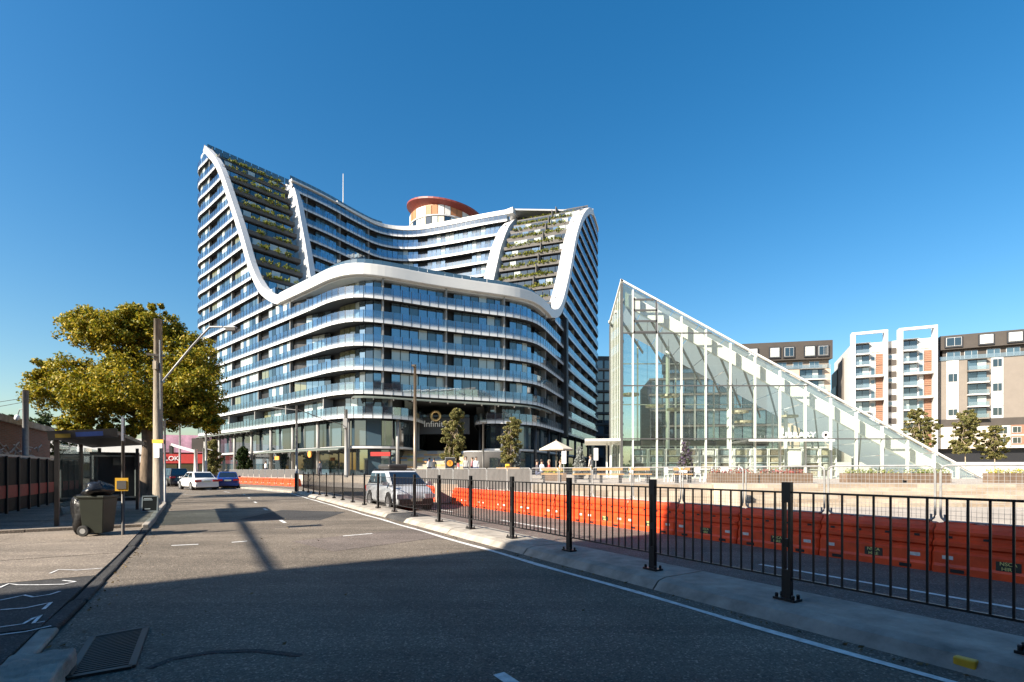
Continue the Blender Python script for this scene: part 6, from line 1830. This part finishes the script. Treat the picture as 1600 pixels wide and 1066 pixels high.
# ------------------------------------------------------------------ people and terrace furniture
def cloth_mat(name, bands):
    """clothing by height along the figure: [(z, colour)]"""
    m, nt, b, out = nodes(name)
    tc = N(nt, 'ShaderNodeTexCoord'); sp = N(nt, 'ShaderNodeSeparateXYZ'); nt.links.new(tc.outputs['Object'], sp.inputs[0])
    mp = N(nt, 'ShaderNodeMapRange'); mp.inputs[1].default_value = 0; mp.inputs[2].default_value = 2.0
    nt.links.new(sp.outputs[2], mp.inputs[0])
    r = ramp(nt, mp.outputs[0], [(z / 2.0, c) for z, c in bands], 'CONSTANT')
    nt.links.new(r.outputs[0], b.inputs['Base Color']); b.inputs['Roughness'].default_value = 0.8
    return m
SKIN = (0.45, 0.27, 0.19)
def person(label, pos, face, top, legs, hair, seated=False, step=0.0, arm=0.0, group='people on the terrace'):
    me = bpy.data.meshes.new('person')
    hz = 0.92 if not seated else 0.50
    t_ = hz - 0.92
    v, rad, e = [], [], []
    def add(p, r, parent=None):
        v.append(p); rad.append(r)
        if parent is not None: e.append((parent, len(v) - 1))
        return len(v) - 1
    pel = add((0, 0, hz), 0.135)
    ab = add((0, 0, hz + 0.18), 0.125, pel); ch = add((0, 0, hz + 0.40), 0.15, ab)
    nk = add((0.0, 0, hz + 0.55), 0.06, ch); hb = add((0.02, 0, hz + 0.64), 0.085, nk); ht = add((0.015, 0, hz + 0.76), 0.09, hb)
    add((0.01, 0, hz + 0.82), 0.06, ht)
    for s_ in (-1, 1):
        sh_ = add((0, s_ * 0.18, hz + 0.47), 0.06, ch)
        el = add((0.02 + arm * 0.15, s_ * 0.23, hz + 0.2), 0.046, sh_)
        wr = add((0.08 + arm * 0.35 + (0.15 if seated else 0), s_ * 0.21, hz - 0.02 + arm * 0.25 + (0.1 if seated else 0)), 0.033, el)
        hd_ = add((0.12 + arm * 0.42 + (0.2 if seated else 0), s_ * 0.2, hz - 0.1 + arm * 0.27 + (0.16 if seated else 0)), 0.036, wr)
        for f in range(3): add((v[hd_][0] + 0.035, v[hd_][1] + (f - 1) * 0.022, v[hd_][2] - 0.06), 0.011, hd_)
        hp = add((0, s_ * 0.09, hz - 0.06), 0.11, pel)
        if seated:
            kn = add((0.42, s_ * 0.12, hz - 0.02), 0.075, hp); an = add((0.44, s_ * 0.12, 0.09), 0.045, kn)
        else:
            kn = add((s_ * step * 0.5 + 0.02, s_ * 0.1, 0.48), 0.07, hp); an = add((s_ * step - 0.02, s_ * 0.1, 0.09), 0.045, kn)
        add((v[an][0] + 0.14, v[an][1], 0.045), 0.045, an)
    me.from_pydata(v, e, [])
    o = bpy.data.objects.new('person', me)
    link(o, None, Matrix.Translation(pos) @ Matrix.Rotation(face, 4, 'Z'))
    sk = o.modifiers.new('skin', 'SKIN'); sk.use_smooth_shade = True
    for i, r in enumerate(rad): me.skin_vertices[0].data[i].radius = (r, r)
    me.skin_vertices[0].data[0].use_root = True
    sb_ = o.modifiers.new('sub', 'SUBSURF'); sb_.levels = 1; sb_.render_levels = 2
    me.materials.append(cloth_mat('clothes', [(0, (0.03, 0.03, 0.03)), (0.1, legs), (hz + 0.02, top), (hz + 0.53, SKIN), (hz + 0.77, hair)] if not seated else [(0, (0.03, 0.03, 0.03)), (0.1, legs), (hz + 0.08, top), (hz + 0.53, SKIN), (hz + 0.77, hair)]))
    # hair and face as small pieces that move with the head
    w = WM[o.name]
    hb_ = MB().lathe([(0.02, 0.115), (0.07, 0.1), (0.098, 0.05), (0.1, -0.02), (0.085, -0.06)], (-0.012, 0, hz + 0.76), 12).build('hair', mat('hair', hair, 0.7, var=0.2), o, world=w, smooth=True)
    fc = MB()
    for s_ in (-1, 1): fc.box((0.098, s_ * 0.032, hz + 0.73), (0.016, 0.022, 0.012), mi=0); 
    fc.box((0.112, 0, hz + 0.70), (0.03, 0.02, 0.04), mi=1); fc.box((0.1, 0, hz + 0.655), (0.014, 0.045, 0.01), mi=0)
    fc.build('face', [mat('eye', (0.03, 0.02, 0.02), 0.5, var=0), mat('nose_skin', SKIN, 0.6, var=0)], o, world=w)['kind'] = 'stuff'
    return tag(o, label, 'person', group)
def pp_at(x, Y, z=TZ): p = at(x, 735, Y); return Vector((p.x, Y, z))
person('person in a white shirt and dark trousers walking up to the stairs', pp_at(671, 46), 1.7, (0.55, 0.55, 0.55), (0.03, 0.03, 0.05), (0.02, 0.015, 0.01), step=0.14)
person('person in black walking just beside the white shirt', pp_at(678, 46.6), 1.5, (0.03, 0.03, 0.035), (0.05, 0.06, 0.1), (0.02, 0.015, 0.01), step=0.1)
person('person in a red patterned top near the young gum tree', pp_at(716, 42), 0.2, (0.5, 0.1, 0.1), (0.3, 0.3, 0.32), (0.05, 0.03, 0.02), step=0.1)
person('person in a grey jacket standing before the curved shop wall', pp_at(728, 41), -1.6, (0.3, 0.3, 0.3), (0.05, 0.05, 0.06), (0.02, 0.015, 0.01))
person('person in a pink top walking by the curved shop wall', pp_at(738, 43), 3.0, (0.55, 0.2, 0.22), (0.1, 0.1, 0.14), (0.06, 0.04, 0.02), step=0.12)
person('person in white standing by the shop window', pp_at(744, 42), -1.4, (0.6, 0.6, 0.6), (0.1, 0.12, 0.2), (0.02, 0.02, 0.02))
person('person in a pale shirt standing between the parasol and the library', pp_at(923, 36), 2.6, (0.55, 0.5, 0.45), (0.3, 0.26, 0.2), (0.05, 0.04, 0.03), step=0.05)
seatz = TZ
person('seated person in a dark top at the table by the planter', pp_at(839, 33), 0.2, (0.06, 0.05, 0.06), (0.1, 0.12, 0.2), (0.03, 0.02, 0.015), True)
person('seated person in a pale blue shirt leaning over the table', pp_at(846.5, 32.4), 0.6, (0.3, 0.36, 0.45), (0.05, 0.05, 0.07), (0.03, 0.02, 0.015), True, arm=0.3)
person('seated person in a red top under the parasol', pp_at(858, 33.4), 3.0, (0.5, 0.08, 0.07), (0.1, 0.1, 0.12), (0.25, 0.2, 0.15), True)
person('seated person in a cream top right of the red one', pp_at(876, 33.6), 2.8, (0.6, 0.52, 0.42), (0.06, 0.07, 0.12), (0.12, 0.07, 0.03), True)
# two walkers far off by the shops
person('person in a white top behind the cloth fence on the bend', pp_at(415, 62, TZ), 1.0, (0.5, 0.5, 0.5), (0.05, 0.05, 0.08), (0.02, 0.02, 0.02), group='people by the shops', step=0.1)
person('person in grey walking past the shop columns', pp_at(500, 56, TZ), 2.5, (0.2, 0.2, 0.22), (0.04, 0.04, 0.06), (0.02, 0.02, 0.02), group='people by the shops', step=0.15)
# parasol
pz = pp_at(869, 34)
ps = thing('parasol', 'square beige cafe parasol on the terrace', 'parasol', pz, 0.3)
K['canvas'] = mat('beige_canvas', (0.5, 0.44, 0.36), 0.9, var=0.06)
n_ = 8
V = [(0, 0, 2.68)] + [(1.22 * cos(2 * pi * k / n_), 1.22 * sin(2 * pi * k / n_), 2.08) for k in range(n_)] + [(1.22 * cos(2 * pi * k / n_), 1.22 * sin(2 * pi * k / n_), 2.0) for k in range(n_)]
Fc = [(0, 1 + k, 1 + (k + 1) % n_) for k in range(n_)] + [(1 + k, 9 + k, 9 + (k + 1) % n_, 1 + (k + 1) % n_) for k in range(n_)]
o = MB().add(V, Fc).build('canopy', K['canvas'], ps, local=True)
m_ = o.modifiers.new('thick', 'SOLIDIFY'); m_.thickness = 0.015
MB().tube([(0, 0, 0), (0, 0, 2.75)], 0.03, 8).build('pole', K['timber'], ps, local=True)
MB().lathe([(0.3, 0), (0.3, 0.08), (0.05, 0.1)], (0, 0, 0), 16).build('base', K['charcoal'], ps, local=True)
for k in range(n_): MB().bar((0, 0, 2.6), (1.15 * cos(2 * pi * k / n_), 1.15 * sin(2 * pi * k / n_), 2.06), 0.02).build('rib', K['timber'], ps, local=True)
# terrace chairs, tables, benches
def chair():
    t = thing('cafe_chair', 'white cafe chair', 'chair', (0, 0, 0), 0, 'white cafe chairs before the library')
    MB().box((0, 0, 0.44), (0.42, 0.42, 0.03)).build('seat', K['lettering'], t, local=True)
    MB().box((-0.2, 0, 0.68), (0.025, 0.4, 0.3)).build('backrest', K['lettering'], t, local=True)
    for x in (-0.18, 0.18):
        for y in (-0.18, 0.18): MB().bar((x, y, 0.43), (x * 1.15, y * 1.15, 0), 0.025).build('leg', K['lettering'], t, local=True)
    return t
ch0 = chair()
cspots = [(992, 28, 0.3), (1003, 28.8, 2.8), (1046, 27.6, 0.2), (1058, 28.2, 3.3), (1068, 27.4, 1.2), (1094, 28.4, 0.5), (1107, 27.7, 2.6), (1125, 28.6, 3.4), (1138, 27.9, 0.4), (1152, 28.9, 2.2)]
for k, (x, Y, a) in enumerate(cspots):
    p = pp_at(x, Y)
    w = Matrix.Translation(p) @ Matrix.Rotation(a, 4, 'Z')
    lab = f'white cafe chair before the library, {ORD[k]} from the parasol side'
    if k == 0:
        ch0.matrix_basis = w; base = WM[ch0.name].copy(); WM[ch0.name] = w
        for c in ch0.children: WM[c.name] = w @ base.inverted() @ WM[c.name]
        ch0['label'] = lab
    else: copy_tree(ch0, w, None, lab)
for k, (x, Y) in enumerate(((998, 28.3), (1052, 27.9), (1063, 28.0), (1100, 28.0), (1131, 28.2))):
    p = pp_at(x, Y)
    t = thing('cafe_table', f'small round white cafe table, {ORD[k]} from the parasol side', 'table', p, 0, 'cafe tables before the library')
    MB().lathe([(0.33, 0.70), (0.34, 0.73)], (0, 0, 0), 18).build('top', K['lettering'], t, local=True)
    MB().tube([(0, 0, 0.02), (0, 0, 0.7)], 0.03, 8).build('stem', K['galv'], t, local=True)
    MB().lathe([(0.22, 0), (0.2, 0.03), (0.04, 0.04)], (0, 0, 0), 16).build('foot', K['galv'], t, local=True)
K['bench_t'] = mat('honey_timber', (0.5, 0.3, 0.12), 0.7, var=0.15, scale=4)
for k, (x0, x1, Y) in enumerate(((775, 812, 27), (846, 880, 26.5), (896, 926, 25.5), (935, 975, 25), (985, 1018, 25), (1056, 1082, 25.2))):
    a, b = pp_at(x0, Y), pp_at(x1, Y)
    t = thing('timber_bench', f'honey timber bench on the terrace edge, {ORD[k]} from the young gum trees', 'bench', (a + b) / 2, 0, 'timber benches on the terrace edge')
    for j in range(3): MB().bar(a + Vector((0, 0.14 * j, 0.45)), b + Vector((0, 0.14 * j, 0.45)), 0.12, 0.06).build('slat', K['bench_t'], t)
    MB().bar(a + Vector((0, 0.36, 0.72)), b + Vector((0, 0.36, 0.72)), 0.04, 0.16).build('backrest', K['bench_t'], t)
    for f in (0.12, 0.88): MB().box(a.lerp(b, f) + Vector((0, 0.14, 0.21)), (0.08, 0.4, 0.42)).build('leg', K['charcoal'], t)
# notice posts
for x, yt, Y, lab in ((881, 704, 33, 'white notice plate on a post under the parasol edge'), (931, 700, 35, 'white notice plate on a post near the library canopy')):
    p = pp_at(x, Y); zt = at(x, yt, Y).z
    t = thing('notice_post', lab, 'sign post', p, 0, 'notice posts on the terrace')
    MB().tube([p, (p.x, p.y, zt)], 0.03, 8).build('pole', K['galv'], t)
    MB().box((p.x, p.y - 0.05, zt - 0.45), (0.3, 0.02, 0.85)).build('plate', K['lettering'], t)
yb_ = pp_at(793, 36); t = thing('yellow_post_box', 'bright yellow box at the foot of the second gum tree', 'box', yb_, 0)
bevel(MB().box((0, 0, 0.55), (0.32, 0.3, 1.1)).build('case', K['yellow'], t, local=True), 0.04, 2)
MB().box((0, -0.16, 0.9), (0.22, 0.02, 0.08)).build('slot', K['dark'], t, local=True)
# ------------------------------------------------------------------ fallen leaves and grit in the gutters
K['litter'] = leaf_mat('dry_leaf', [(0.1, 0.07, 0.03), (0.2, 0.14, 0.06), (0.06, 0.045, 0.025), (0.28, 0.2, 0.09)])
g_ = np.random.default_rng(5)
cs = []
for _ in range(420):
    s_ = g_.uniform(0, 30)
    if g_.random() < 0.6: p = sq(s_, 4.86 + abs(g_.normal()) * -0.06, 0.012)
    else: p = sq(s_, interp(KERB, s_) + 0.04 + abs(g_.normal()) * 0.12, 0.012)
    cs.append(tuple(p))
for _ in range(60):
    p = sq(g_.uniform(2, 26), g_.uniform(-0.8, 4.2), 0.012); cs.append(tuple(p))
V, Fc = leaves(cs, np.array([0.03, 0.03, 0.004]), 1, 0.028, flat=0.05, seed=9, aspect=0.55)
V[:, 2] = np.clip(V[:, 2], 0.007, 0.03)
o = link(bpy.data.objects.new('leaf_litter', mesh_np('leaf_litter', V, Fc, [K['litter']])))
tag(o, 'dry leaves scattered along the gutters and the road', kind='stuff')
